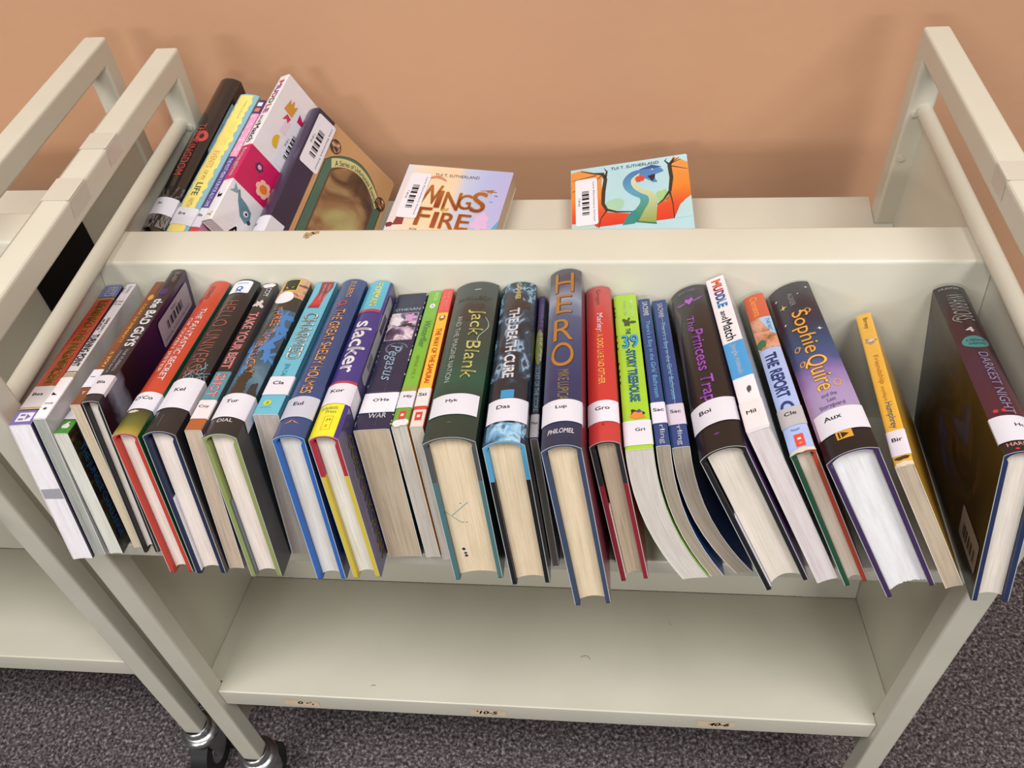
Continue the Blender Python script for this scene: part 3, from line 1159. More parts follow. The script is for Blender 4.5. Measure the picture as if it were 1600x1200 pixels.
b.vt('THREE TIMES LUCKY', 176, 74, -6.5, .6, pr('#d98d5a'), .004, 4, wave=lambda t: 3.2 * math.sin(t * 6.5) + 3.5 * t)
b.rect(-13.4, 13.4, 0, 22, pr('#212226'), 1)
b.ht('DIAL', -5.5, 6, 14, 17.8, pr('#d5d1d0'))
mb = MB()
b.rect(-9, 5.5, 205, 226, flat('#e8d33a', .4), 3, mb)
b.rect(-8.2, 4.7, 206, 225, flat('#1f1d14', .4), 4, mb)
b.blob(-1.8, 213, 4.5, 5.5, flat('#e8d33a', .4), 5, 3, .2, 26, mb, .4)
b.blob(-1.8, 214, 3.4, 5, flat('#1f1d14', .4), 6, 4, .3, 30, mb)
b.extra.append(('yellow_badge', mb))
mb = MB()
b.ell(-2.5, 193, 8.2, 10.5, flat('#e6e6ee', .4, .2), 4, mb, 36)
b.extra.append(('oval_sticker', mb))
b.label(21, 50, 'Tur', tall=4.2, skew=-3)
b.finish()

# 10
b = Book('charmed', 'pale blue paperback with ornate brown-edged title and a red ribbon at its head', False, pr('#63b3cb'),
         right=pr('#58a6c0'), pages=paper('#b7aca6', '#a0958f', '#857a74'), group=FRONT)
b.rect(9.2, 10.1, 0, 199, pr('#2b4f6e'), 1)
b.poly([(-4.5, 199), (7, 199), (7.6, 190), (4, 172), (3, 153), (-7.4, 153), (-5.2, 163), (-3.4, 180)], grad('red_ribbon', 'Y', .152, .199, [(0, '#7d1f26'), (.2, '#c8303a'), (.45, '#a3262e'), (.6, '#6d1b22'), (1, '#8f2730')]), 1)
b.vt('FAIRY TALE', 194, 168, 3.2, 5.2, pr('#d8a0a0'))
b.vt('REFORM SCHOOL', 194, 166, -1, 1, pr('#d8a0a0'))
b.vt('CHARMED', 144, 72, -6, 6.5, pr('#5d4636'), .035, 2)
b.vt('CHARMED', 144, 72, -5.6, 6.1, pr('#cfe3e6'), .002, 3)
b.vt('JEN CALON', 66, 40, -3.5, 1.5, pr('#2f6f86'))
b.label(24, 48, 'Cla', tall=4.4)
b.ell(-2.5, 14, 3.1, 3.6, pr('#b9c83c'), 2)
b.ht('2', -3.6, -1.4, 12.4, 15.6, pr('#63b3cb'), .03, 3)
b.ht('paperbacks', -6.5, 1.5, 7.8, 9.2, pr('#3f8ea8'), 0, 2)
b.finish()

# 11
b = Book('shelby', 'navy hardcover with orange capitals and bright blue boards, between pale blue and purple books', True, pr('#2d4779'),
         right=pr('#22365f'), boards=flat('#2a62ae', .5), pages=paper('#dcd8d4', '#cbc6c0', '#aaa59e'), group=FRONT)
b.vt('EULBERG', 222, 194, -.5, 4.2, pr('#d79a62'), .01)
for k in range(24):
    a0, a1 = 2 * math.pi * k / 24, 2 * math.pi * (k + 1) / 24
    b.poly([(-.5 + 4 * math.cos(a0), 184 + 4.2 * math.sin(a0)), (-.5 + 4 * math.cos(a1), 184 + 4.2 * math.sin(a1)),
            (-.5 + 2.4 * math.cos(a1), 184 + 2.5 * math.sin(a1)), (-.5 + 2.4 * math.cos(a0), 184 + 2.5 * math.sin(a0))], pr('#b5402f'), 2)
b.stroke([(-2, 180.5), (-5, 177)], 1.2, pr('#b5402f'), 2)
b.vt('THE GREAT SHELBY HOLMES', 173, 50, -4, 4.6, pr('#16203c'), .03, 2)
b.vt('THE GREAT SHELBY HOLMES', 173, 50, -4, 4.6, pr('#dd9f5c'), .01, 3)
b.label(21, 46, 'Eul', tall=4.4, col='#bfc0d0', p0=-12.4, p1=12.6)
b.poly([(-6, 13), (-.5, 17.5), (5.5, 13), (1, 15), (0, 18), (-1.3, 15)], pr('#d78a4a'), 2)
b.finish()

# 12
b = Book('slacker', 'purple hardcover with white lower-case title, sky-blue head and yellow foot', True, pr('#3c3280'),
         right=pr('#55507c'), left=pr('#39306c'), boards=mat2('red_and_yellow_boards', .112, '#a82a3a', '#cbb53c'), pages=paper('#e2ddd4', '#d0cac0', '#a9a298'), group=FRONT)
b.rect(-13, 9, 174, 224.3, pr('#56b0cc'), 1)
b.rect(-13, 9, 170, 174.5, pr('#b03a4a'), 2)
b.vt('KORMAN', 220, 180, -2.2, 4, pr('#e3e04a'), .03)
b.vt('slacker', 155, 78, -7, 7.6, WHITE, .02)
b.rect(-14, 11, 63.5, 67, pr('#b03a4a'), 2)
b.rect(-14, 8, 0, 38, pr('#efe02e'), 1)
b.ht('Scholastic', -8.5, 4.5, 31, 35.3, pr('#4f8a5a'), .01)
b.ht('Press', -4, 4, 26.5, 30.2, pr('#4f8a5a'), .01)
for r in ((-3.5, 3.5, 7, 7.6), (-3.5, 3.5, 22.4, 23), (-3.5, -2.9, 7, 23), (2.9, 3.5, 7, 23)):
    b.rect(*r, pr('#c9a72c'), 2)
b.ht('39', -1.6, 2.2, 17, 20, pr('#4f8a5a'), .02)
b.ell(0, 11.5, 1.2, 1.6, pr('#c9a72c'), 2)
mb = MB()
b.rrect(b.R(2), b.R(12), 78, 206, 4, flat('#aeb0ba', .35, .3), 3, mb)
b.rect(b.R(4), b.R(10), 150, 178, flat('#3d3a52', .5), 4, mb)
b.rect(b.R(4), b.R(10), 96, 116, flat('#74757e', .5), 4, mb)
b.extra.append(('barcode_sticker', mb))
b.ut('GORDON KORMAN', 14, 140, 15, 25, pr('#35315a'), bold=.03, layer=2)
b.ut('GORDON KORMAN', 14, 140, 15, 25, pr('#b9a642'), bold=.008, layer=3)
b.ut('The New York Times bestseller', 40, 110, 9, 11.5, pr('#a7a2c0'), layer=2)
b.label(38, 63.5, 'Kor', tall=4.4, p1=24)
b.finish()

# 13
b = Book('pegasus', 'thick navy paperback with cloud picture and pale blue script on its square spine', False, pr('#1b2142'),
         right=pr('#1a1c38'), pages=TAN, group=FRONT)
b.ht("O'HEARN", -11, 11.5, 169, 173.5, pr('#aab4c8'))
b.rect(-13.3, 11.4, 120.6, 165.4, pr('#a9a9b8'), 1)
b.rect(-12.8, 10.9, 121.2, 164.8, art('storm_cloud_art', [(.30, '#2a2236'), (.42, '#5b4a68'), (.50, '#a58ab0'), (.58, '#ded3dc'), (.66, '#8a7a80'), (.75, '#b9a8a4')], (70, 45, 70), 5, 1.4), 2)
b.blob(5, 157, 4, 6, pr('#c891c8'), 3, 5, .5)
b.blob(3.5, 144, 6, 3, pr('#241f26'), 3, 8, .6)
b.blob(-6.5, 151, 5, 7, pr('#d9d6dc'), 3, 11, .5)
for r in (0, 1):
    b.stroke([(10 * math.cos(t * .3) * (1 - t * .02) - 1 + r, 108 + 8 * math.sin(t * .3)) for t in range(24)], .5, pr('#6f8299'), 2)
b.vt('Pegasus', 114, 60, -8, 5, pr('#86a0b6'), 0, 3, shear=.35)
b.rect(-14, 14, 46.5, 47.3, pr('#3a4468'), 1)
b.ht('WAR', -5.5, 8.5, 13.5, 19.5, pr('#c9cbd6'))
rd = random.Random(2)
for k in range(46):
    q = rd.uniform(2, 196)
    ln = rd.uniform(.5, 3.5)
    for e in (-13.7, 13.6):
        if rd.random() < .6:
            b.rect(e - rd.uniform(.1, .5), e + .4, q, q + ln, pr('#b9b3ad'), 2)
b.stroke([(2 + .4 * math.sin(t), 3 + t * 9.5) for t in range(20)], .25, pr('#565c7a'), 3)
b.label(20, 45, "O'He", tall=4.0, tp=1, p0=-13.6, p1=13.8, col='#e2e1ea')
b.finish()

# 14
b = Book('green', 'slim leaf-green paperback with dark script title and a white disc near its head', False, pr('#74b03c'), right=pr('#b98a34'), pages=GREYP, group=FRONT)
b.vt('WATER', 196, 181, 0, 3.4, pr('#d4e8b8'), 0)
b.ell(.6, 172, 2.6, 4, WHITE, 1)
b.ell(.6, 172, .7, 1, pr('#4a7030'), 2)
b.vt('Winterflier', 148, 104, -2.5, 3.5, pr('#3d6a4e'), 0, 2, shear=.3)
b.vt('ANNE MILY', 94, 60, -1.5, 1.6, pr('#a8c83c'), .01)
b.rect(-6.4, 6.4, 42, 50, pr('#8f9a4a'), 1)
b.rect(-6.4, 6.4, 0, 22, pr('#6aa03e'), 1)
b.blob(.5, 4, 6, 4.5, WHITE, 2, 3, .5)
b.rect(-2, 2.8, 8, 18, pr('#cf3a34'), 3)
b.rect(-.8, 1.6, 11.5, 14.5, pr('#e6d6d0'), 4)
b.label(22, 43, 'Mly', tall=4.2, tp=1)
b.finish()

# 15
b = Book('samurai', 'slim yellow paperback with red head and red capitals, squeezed beside the thick dark green hardcover', False, pr('#efb93a'), right=pr('#c8433a'), pages=GREYP, group=FRONT)
b.rect(-5.3, 5.3, 160, 200.7, pr('#dc4a44'), 1)
b.vt('TIME WARP', 197, 164, -2.4, 2.6, pr('#e88a80'), .01)
b.blob(.5, 151, 2.6, 4.5, pr('#8a5a40'), 2, 3, .4)
b.blob(.5, 152, 1.3, 2.5, pr('#e6d9c8'), 3, 6, .4)
b.vt('THE WAY OF THE SAMURAI', 134, 54, -2, 2.6, pr('#cc3a2c'), .02)
b.rect(-5.3, 5.3, 0, 24, pr('#dccfc8'), 1)
b.rect(-5.3, 5.3, 20, 24, pr('#cf4038'), 2)
b.rect(-2.5, 2.8, 7, 17, pr('#cf3a34'), 2)
b.rect(-1, 1.4, 10.5, 13.5, pr('#e6d6d0'), 3)
b.label(24, 47, 'Sti', tall=4.2, tp=-.5, col='#dcd8d6')
b.finish()

# 16
b = Book('jack', 'very thick dark green hardcover with big pale gold title and yellowed pages', True,
         grad('deep_green_spine', 'Y', 0, .222, [(0, '#24352f'), (.22, '#1d3b30'), (.32, '#1c5040'), (.45, '#2a443c'), (.7, '#38413d'), (1, '#3d4643')], jitter=.05),
         boards=mat2('grey_and_teal_boards', .107, '#4b4f52', '#477075'), pages=CREAM, group=FRONT)
b.blob(2, 208, 3, 1.2, pr('#8fa09a'), 1, 3, .8)
b.ht('MYKLUSCH', -14, 15, 190, 196, pr('#2b322f'))
b.blob(-2, 171, 13, 14, pr('#37352f'), 1, 12, .35)
b.vt('Jack Blank', 173, 71, -2.8, 12, pr('#1d2a22'), .03, 2)
b.vt('Jack Blank', 173, 71, -2.8, 12, pr('#c4c07a'), .006, 3)
b.vt('AND THE IMAGINE NATION', 165, 68, -11.5, -7, pr('#9fb0a8'))
b.stroke([(12.5 + 3.5 * math.sin(t * .45), 162 - t * 3.4) for t in range(14)], .7, pr('#8fb0a6'), 2)
b.blob(-1, 17, 1.6, .8, pr('#4b5a55'), 1, 2, .3)
b.label(26, 51, 'Myk', tall=4.6, tp=-2, p0=-17.6, p1=17.6)
pen = flat('#8aa7a4', .6)
b.marks = [([(-12, 80.5), (3, 67), (3.4, 67.6), (-11.6, 81.2)], pen), ([(-11, 81), (-4, 88), (-4.4, 88.6), (-11.5, 81.6)], pen),
           ([(-16, 74), (-12, 80), (-12.4, 80.3), (-16.4, 74.4)], pen)]
for x, d, r in ((-2.6, 68, .5), (-3.4, 88, .5), (-.8, 88, .5), (-8, 117, 1.5), (-7.2, 121.5, 1.2), (-7, 124.5, 1.4)):
    b.marks.append(([(x + r * math.cos(k), d + r * math.sin(k)) for k in (0, .8, 1.6, 2.4, 3.2, 4, 4.8, 5.6)], flat('#27304a', .6)))
b.finish()

# 17
b = Book('death', 'dark icy-blue hardcover with white condensed title and small yellow author line', True,
         art('icy_rock_art', [(.30, '#10161f'), (.44, '#1e2d3d'), (.53, '#2f4b62'), (.6, '#8fb4d0'), (.64, '#24384a'), (.75, '#162230')], (55, 30, 55), 7, 1.6),
         right=pr('#1a222b'), boards=mat2('sky_and_black_boards', .112, '#4f9bc4', '#15161a'), pages=CREAM, group=FRONT)
b.blob(0, 184, 9, 18, pr('#332a28'), 1, 4, .5)
b.rect(-15.8, 15.8, 22, 76, art('dark_ice', [(.3, '#10151d'), (.6, '#1b2835'), (.75, '#3f5f7a')], (60, 25, 60), 5), 1)
b.vt('DASHNER', 221, 194, -1.5, 3, pr('#d8b64a'), .02)
b.vt('THE DEATH CURE', 179, 76, -5.6, 3.4, WHITE, .035)
b.rect(-5, 5, 50, 60, pr('#2f8fc0'), 2)
b.rect(-13, 12, 0, 20, art('ice_foot', [(.35, '#2b4b68'), (.5, '#6fa6cc'), (.62, '#a9d2ea'), (.7, '#3b6a90')], (60, 60, 60), 5), 1)
b.ht('DELL', -1, 5, 17.5, 20.5, pr('#3f8fb8'), .02, 3)
b.label(22, 49, 'Das', tall=4.4, tp=-2, p0=-13.8, p1=17)
b.finish()

# 18
b = Book('kicks', 'very thin purple and teal paperback wedged behind the tall navy book with stacked gold capitals', False,
         grad('purple_teal_spine', 'Y', 0, .2036, [(0, '#4f4a86'), (.14, '#24405a'), (.4, '#2d4f66'), (.7, '#44386c'), (1, '#54428a')]), pages=paper('#8f8880', '#7b746c', '#5e5851'), group=FRONT)
b.vt('MOBLEY', 188, 150, 0, 2.4, pr('#8a7cc0'))
b.ell(0, 120, 3.1, 27, pr('#8aa43c'), 1)
b.vt('(H)KICKS', 142, 98, -2, 2.4, WHITE, .03)
b.vt('SECRET OF THE SCORE', 92, 32, -1.6, 1.8, pr('#9cc4d8'), .01)
b.label(1, 28, 'Mor', tall=3.2, p0=-3.2, p1=3.3, tp=.2)
b.finish()

# 19
b = Book('hero', 'tallest navy hardcover with four stacked gold capitals and blue cloth boards', True,
         grad('navy_dawn_spine', 'Y', 0, .2436, [(0, '#1e2a46'), (.3, '#262f5e'), (.5, '#33416a'), (.68, '#4c5a7c'), (.78, '#8d9cb4'), (.86, '#6a7088'), (.92, '#4a4858'), (1, '#4a4756')], jitter=.06, jscale=40),
         right=grad('rose_cover', 'Y', 0, .24, [(0, '#8a3a4c'), (.6, '#8f4a5c'), (1, '#7d6f80')]), left=pr('#2a3554'), boards=flat('#33425f', .75), pages=CREAM, group=FRONT)
GOLD = flat('#a9742f', .35, .3)
GOLDS = flat('#4a3520', .4)
for ch, q0, q1, a, c_ in (('H', 203, 236, -8.5, 7.5), ('E', 169, 198, -7, 6), ('R', 128, 159, -8, 7.5), ('O', 92, 124, -9, 8)):
    b.ht(ch, a + .7, c_ + .7, q0 - .7, q1 - .7, GOLDS, .0, 1)
    b.ht(ch, a, c_, q0, q1, GOLD, -.004, 2)
b.vt('MIKE LUPICA', 87, 50, -3, 5, pr('#8a7440'))
b.ht('PHILOMEL', -9, 9.5, 12.5, 17.5, WHITE, .01, 2, shear=.2)
b.label(25, 50, 'Lup', tall=4.8, tp=0, p0=-15, p1=17)
b.finish()

# 20
b = Book('marley', 'bright red hardcover with white and yellow title and crimson boards', True,
         grad('worn_red_spine', 'Y', 0, .2175, [(0, '#bd3c3a'), (.25, '#c43432'), (.7, '#c43634'), (1, '#b85050')], jitter=.06), right=pr('#b8443c'),
         boards=mat2('black_and_crimson_boards', .105, '#27252a', '#8a1f2e'), pages=TAN, flap='#e0c8c0', group=FRONT)
b.vt('Grogan', 211, 186, -2.5, 2.5, pr('#5a2226'), -.01)
b.vt('Marley:', 171, 141, -2.8, 3.4, WHITE, .01)
b.vt('A DOG LIKE NO OTHER', 138, 68, -2, 3, pr('#f0c060'), .01)
b.ht('S', -1, 1.2, 18, 20, pr('#6a1f24'))
b.label(22, 47, 'Gro', tall=4.2, tp=0, p0=-11.4, p1=11.6, col='#e4e0ec')
b.finish()

# 21
b = Book('tree', 'lime-green paperback with blue lettering whose pages have sagged into a curve', False, pr('#9fcc32', .3), right=pr('#7fae3a'), pages=paper('#d6cfc8', '#c6beb6', '#9c948b'), bend=7.0, group=FRONT)
b.vt('ANDY GRIFFITHS', 205, 176, 4, 6.4, pr('#e4f5c0'), .01)
b.vt('DENTON', 204, 180, -2.4, .8, pr('#e4f5c0'), .01)
b.blob(.5, 168, 4, 6, pr('#3b4a1c'), 1, 5, .8, 44)
b.vt('THE', 158, 149, -1.8, 2.2, pr('#2a6a90'), .03)
b.ht('39', -6, 8, 128, 148, pr('#14527c'), .05, 2)
b.ht('39', -6, 8, 128, 148, pr('#2f9fd8'), .0, 3)
b.vt('-STORY TREEHOUSE', 127, 55, -3.5, 4.6, pr('#1f3f5a'), .05, 2)
b.vt('-STORY TREEHOUSE', 127, 55, -3.5, 4.6, pr('#4da6d8'), .005, 3)
b.blob(1, 40, 4.6, 5.5, pr('#2a2422'), 2, 4, .3)
b.blob(1, 38, 5, 4.4, pr('#e0863a'), 3, 7, .3)
b.blob(2.4, 42.5, 1.6, 1.6, pr('#3a4a9a'), 4, 3, .2)
for q in (196, 188, 182, 150, 141, 132, 100, 92, 84, 110):
    b.poly([(-10.3, q), (-8.8, q - 2), (-9.4, q - 5), (-10.3, q - 7)], pr('#33401c'), 2)
b.label(4, 32, 'Gri', tall=3.6, tp=2, p0=-10.2, p1=10.8)
b.finish()

# 22, 23
for key, lab, w_, ed in (('sacha', 'thin navy paperback with cyan handwritten title, touching the lime-green paperback', 10.7, '#23466e'),
                         ('sachb', 'thin navy paperback with cyan handwritten title and teal edge, touching the thick black book', 13.4, '#2f8a86')):
    b = Book(key, lab, False, pr('#20407c'), right=pr('#1d3a72'), left=pr(ed), pages=paper('#a69a8c', '#8f8376', '#5f564c'), bend=7.0 if key == 'sacha' else 9.0, group=FRONT)
    h = w_ / 2
    b.rect(-h, -h + .7, 0, 203, pr(ed), 1)
    b.vt('SACHAR', 198, 174, -2, 2.6, WHITE, .03)
    b.vt("There's a Boy in the Girls' Bathroom", 166, 56, -2.2, 2.6, pr('#6ab4d8'), 0)
    b.vt('rling', 23, 2, -2, 2.6, WHITE, .01)
    if key == 'sachb':
        b.stroke([(.8 + .2 * math.sin(t), 3 + t * 10) for t in range(19)], .3, pr('#a9b8d8'), 3)
    b.label(25, 50, 'Sac', tall=4.0, tp=0, col='#dcdcea' if key == 'sacha' else '#cfc6d6')
    b.finish()

# 24
b = Book('trap', 'thick black hardcover with purple fancy title and a purple heart emblem', True,
         grad('black_brown_spine', 'Y', 0, .2218, [(0, '#131417'), (.3, '#161519'), (.6, '#1e1b1d'), (.85, '#2d2a2d'), (1, '#3a3a3e')]), right=pr('#5a2c6e'),
         boards=flat('#161519', .5), pages=paper('#e6dcd0', '#dbd0c3', '#c6b9a9'), flap='#d6d4de', scoop=.006, group=FRONT)
b.poly([(-17, 10), (-13, 150), (-9, 180), (-13, 200), (-17, 205)], pr('#4a4644'), 1)
b.ht('BOIE', -8, 8, 212, 216, pr('#7b6a8a'))
b.poly([(0, 191), (4, 198), (2.6, 202), (0, 199.5), (-2.6, 202), (-4, 198)], pr('#a35ab8'), 2)
b.poly([(3, 196), (13, 203), (9, 197), (4, 194)], pr('#7a4a90'), 1)
b.poly([(-3, 196), (-13, 200), (-9, 194), (-4, 194)], pr('#7a4a90'), 1)
for k in range(7):
    b.stroke([(math.sin((k - 3) * .4) * 3, 201 + math.cos((k - 3) * .4) * 2), (math.sin((k - 3) * .4) * 6, 201 + math.cos((k - 3) * .4) * 6)], .35, pr('#7a4a90'), 1)
b.vt('The', 174, 150, -5, 1, pr('#9a4eb4'), .0, 2, shear=.2)
b.vt('Princess Trap', 152, 52, -6.5, 6, pr('#5d2a70'), .03, 2, shear=.15)
b.vt('Princess Trap', 152, 52, -6.5, 6, pr('#a858c4'), .002, 3, shear=.15)
b.ell(0, 16, 2, 1.2, pr('#5a2a70'), 1)
b.label(26, 53, 'Boi', tall=4.8, tp=-5, p0=-18.5, p1=18, skew=3)
b.finish()

# 25
b = Book('muddle', 'white book with rainbow capitals and a blue band, leaning on the thick black hardcover', False, pr('#e9e6ec'),
         right=pr('#c9d2dc'), left=pr('#dccfe0'), pages=paper('#e2d8d8', '#d2c5c8', '#a98fae'), group=FRONT)
for ch, q0, q1, c_ in (('M', 207, 197, '#e06a3a'), ('U', 196.5, 189, '#d8443c'), ('D', 188, 181, '#8a4a9a'), ('D', 180.5, 173.5, '#3a6ab0'), ('L', 173, 168, '#3a8ac8'), ('E', 167.5, 161.5, '#4aa0d8')):
    b.vt(ch, q0, q1, -3.6, 4.8, pr(c_), .05)
b.vt('and', 156, 143, -3, 2, INK, .01)
b.vt('Match', 141, 112, -4, 4.2, INK, .01)
b.rect(-8.4, 8.4, 62, 109, pr('#3f9ad8'), 1)
b.vt('Jungle Animals', 106, 66, -3, 2, WHITE, .015)
b.blob(2, 46, 1.6, 4, pr('#4a4650'), 1, 3, .6)
b.label(1, 32, 'Mil', tall=4.0, tp=-1, col='#e6dde0')
b.finish()

# 26
b = Book('report', 'worn book with orange head and navy capitals on pale blue spine', True, pr('#a6b9e4'),
         right=pr('#b5432c'), left=pr('#1f5236'), boards=grad('green_and_red_boards', 'X', -.001, .001, [(0, '#1c4c34'), (.5, '#a8402a')], .5, .05, 'CONSTANT'), pages=paper('#d9c9ba', '#cbb9a8', '#b09c8a'), sag=.0018, group=FRONT)
b.rect(-9.1, 9.1, 174, 212.7, pr('#c8552c'), 1)
b.vt('Clements', 208, 178, -3.5, 2.5, pr('#e8a04a'), 0)
b.rect(-9.1, 9.1, 128, 174, art('warm_picture', [(.35, '#5a3a26'), (.47, '#c98a68'), (.58, '#d9a183'), (.68, '#7a4a30')], (80, 40, 80), 3), 1)
b.poly([(-1, 174), (9.1, 174), (9.1, 146), (5, 150)], pr('#9fc4e4'), 2)
b.vt('THE REC', 171, 152, 4, 7, pr('#3a6aa0'), .01, 3)
b.blob(-5, 136, 4, 6, pr('#2f6a44'), 2, 3, .4)
b.vt('THE', 121, 102, -5.5, 3.8, pr('#263a78'), .04)
b.vt('REPORT', 98, 62, -5.5, 4.6, pr('#263a78'), .04)
b.vt('C', 57, 44, -5.5, 4.6, pr('#263a78'), .04)
b.stroke([(-3 + t, 24 - 1.2 * math.sin(t * .5)) for t in range(7)], 1.6, pr('#6f86b4'), 2)
b.rect(-2.5, 4, 5, 18, pr('#d8493c'), 2)
b.rect(-.5, 2, 12, 14, pr('#efe0da'), 3)
b.rect(-.3, 1.8, 7.5, 9, pr('#e68a80'), 3)
b.blob(0, 1, 9, 2.2, pr('#d8cdbb'), 3, 6, .4)
b.label(28, 49, 'Cle', tall=4.2, tp=0, col='#b5b2b4', p0=-9, p1=9)
b.finish()

# 27
b = Book('sophie', 'very thick hardcover shading from black to blue to lavender, gold swirling title and purple boards', True,
         grad('night_to_lavender', 'Y', 0, .2246, [(0, '#0f1015'), (.095, '#121318'), (.10, '#8f86a6'), (.2, '#a595bb'), (.32, '#a08cbc'), (.42, '#7f6aa6'), (.5, '#3a4f80'), (.6, '#26456c'), (.72, '#262a42'), (.85, '#2c2732'), (1, '#3a393e')], jitter=.035, jscale=70),
         right=grad('night_cover', 'Y', 0, .2246, [(0, '#17161b'), (.25, '#6f6486'), (.5, '#4b4a6a'), (1, '#403f48')]), boards=flat('#3d2652', .5), pages=paper('#f1eff2', '#eae7eb', '#dcd8de'), ragged=.0007, scoop=.005, group=FRONT)
for p, q, r in ((-13, 207, .8), (3, 178, .9), (12, 148, 1.1), (-12, 168, .8), (14, 214, .7), (6, 205, .5)):
    b.poly([(p, q - 2.2 * r), (p + .5 * r, q - .5 * r), (p + 2 * r, q), (p + .5 * r, q + .5 * r), (p, q + 2.2 * r), (p - .5 * r, q + .5 * r), (p - 2 * r, q), (p - .5 * r, q - .5 * r)], pr('#e4e4da'), 2)
b.poly([(-9, 188), (-8.4, 191), (-5.5, 192), (-8.4, 193), (-9, 197), (-9.6, 193), (-12.5, 192), (-9.6, 191)], pr('#c8c46a'), 2)
b.vt('AUXIER', 209, 189, -2.6, 1.8, pr('#8a8790'))
b.vt('Sophie', 180, 117, -8.5, 8, pr('#5a3414'), .03, 2, shear=.1)
b.vt('Sophie', 180, 117, -8.5, 8, pr('#e0a23c'), .0, 3, shear=.1)
b.vt('Quire', 114, 68, -8.5, 8.5, pr('#6a3a1c'), .03, 2, shear=.1)
b.vt('Quire', 114, 68, -8.5, 8.5, pr('#e8b84e'), .0, 3, shear=.1)
for p, q, r in ((8.5, 176, 2.6), (-9.5, 128, 2.6), (9, 74, 3), (-9.5, 108, 2.4)):
    b.stroke([(p + r * (1 - t * .03) * math.cos(t * .5), q + 1.5 * r * (1 - t * .03) * math.sin(t * .5)) for t in range(15)], .8, pr('#dfa23e'), 3)
b.ht('and the', -5, 6, 61, 65, pr('#4b3a62'), .0)
b.ht('Last', -2, 4, 55, 59, pr('#4b3a62'), .0)
b.ht('Storyguard', -9, 9, 47.5, 53, pr('#4b3a62'), .0)
b.rect(-5, 6, 13, 21, pr('#d89a2c'), 2)
b.poly([(-1.5, 14), (-1.5, 20), (3.8, 17)], pr('#1c1612'), 3)
b.rect(-3.6, -2.4, 14, 20, pr('#1c1612'), 3)
b.label(21, 46, 'Aux', tall=4.8, tp=-3, p0=-15.5, p1=18.4)
b.finish()

# 28
b = Book('humphrey', 'slim bright yellow paperback beside the gap near the right end panel', False, pr('#e6b03c'), left=pr('#d19c38'),
         pages=paper('#c6b49e', '#b3a08a', '#6a5c4c'), group=FRONT)
b.vt('Birney', 197, 180, -2, 2.6, pr('#4a3a26'), .0)
b.blob(.4, 160, 4, 4.4, pr('#a8876a'), 1, 4, .4)
b.blob(1, 161, 2.4, 2.4, pr('#d9c6b4'), 2, 6, .4)
b.vt('Friendship', 138, 98, -2, 3, pr('#b5692a'), .0)
b.vt('according to', 95, 76, -2, 1.6, pr('#b5692a'), .0)
b.vt('Humphrey', 74, 42, -3, 3.4, pr('#6f8088'), .01)
b.blob(0, 8.5, 5, 2, pr('#3a2f22'), 1, 3, .5)
b.blob(0, 2, 6.4, 2.6, pr('#e8dac8'), 2, 6, .4)
b.label(11, 39, 'Bir', tall=4.2, tp=0, p0=-6.7, p1=7.2, col='#e4dde6')
b.finish()

# 29
b = Book('darkest', 'thick maroon hardcover with silver letters, teal oval and dark painted cover by right end panel', True,
         grad('maroon_night_spine', 'Y', 0, .2202, [(0, '#1f171c'), (.14, '#241820'), (.2, '#4a1c2c'), (.45, '#43203a'), (.62, '#3c1d2a'), (.85, '#33232a'), (1, '#2f2d32')], jitter=.06),
         right=pr('#3a2026'), left=art('amber_night_cover', [(.24, '#0a0a0c'), (.42, '#121216'), (.52, '#1a171a'), (.57, '#3a2a16'), (.61, '#1e1c2c'), (.70, '#2c3050'), (.8, '#5a4018')], (14, 14, 14), 4, 1.2, coat=.15),
         boards=flat('#1f2c55', .5), pages=paper('#e8ded4', '#dcd1c6'), group=FRONT)
b.ht('HUNTER', -9, 6.5, 213.5, 216.5, pr('#b9b5b4'))
b.vt('WARRIORS', 206, 163, -6, 7.5, pr('#8d9494'), .0, 2, shear=.15)
b.stroke([(-5 - 3 * math.sin(t * .35), 172 - t * 1.1) for t in range(12)], .9, pr('#8d9494'), 2)
b.ht('4', -3, 3.2, 146, 153, WHITE, .03)
b.ell(.5, 132, 9.5, 8.4, pr('#3f8a8a'), 1)
b.ht('A VISION OF', -6, 7.4, 132.6, 135.6, pr('#1d3b3e'), .01)
b.ht('SHADOWS', -5, 6.4, 127.8, 130.8, pr('#1d3b3e'), .01)
b.vt('DARKEST NIGHT', 117, 40, -1.5, 5, pr('#8a86a8'), .0)
for p in (-7, -2):
    b.ell(p, 44, 1.6, 2, pr('#c03040'), 2)
b.ht('HARPER', -9, 8, 6, 9.6, pr('#d8a090'), .01)
b.ell(-4, 2.8, 1.2, 1, pr('#c03040'), 2)
mb = MB()
b.rrect(-b.R(122), -b.R(92), 6, 52, 3, flat('#7d7470', .35, .3), 3, mb)
b.bars(-b.R(116), -b.R(104), 12, 46, 'q', INK, 4, mb)
b.extra.append(('barcode_sticker', mb))
b.label(11, 38, 'Hun', tall=3.6, tp=5, p0=-13.5, p1=17)
b.finish()

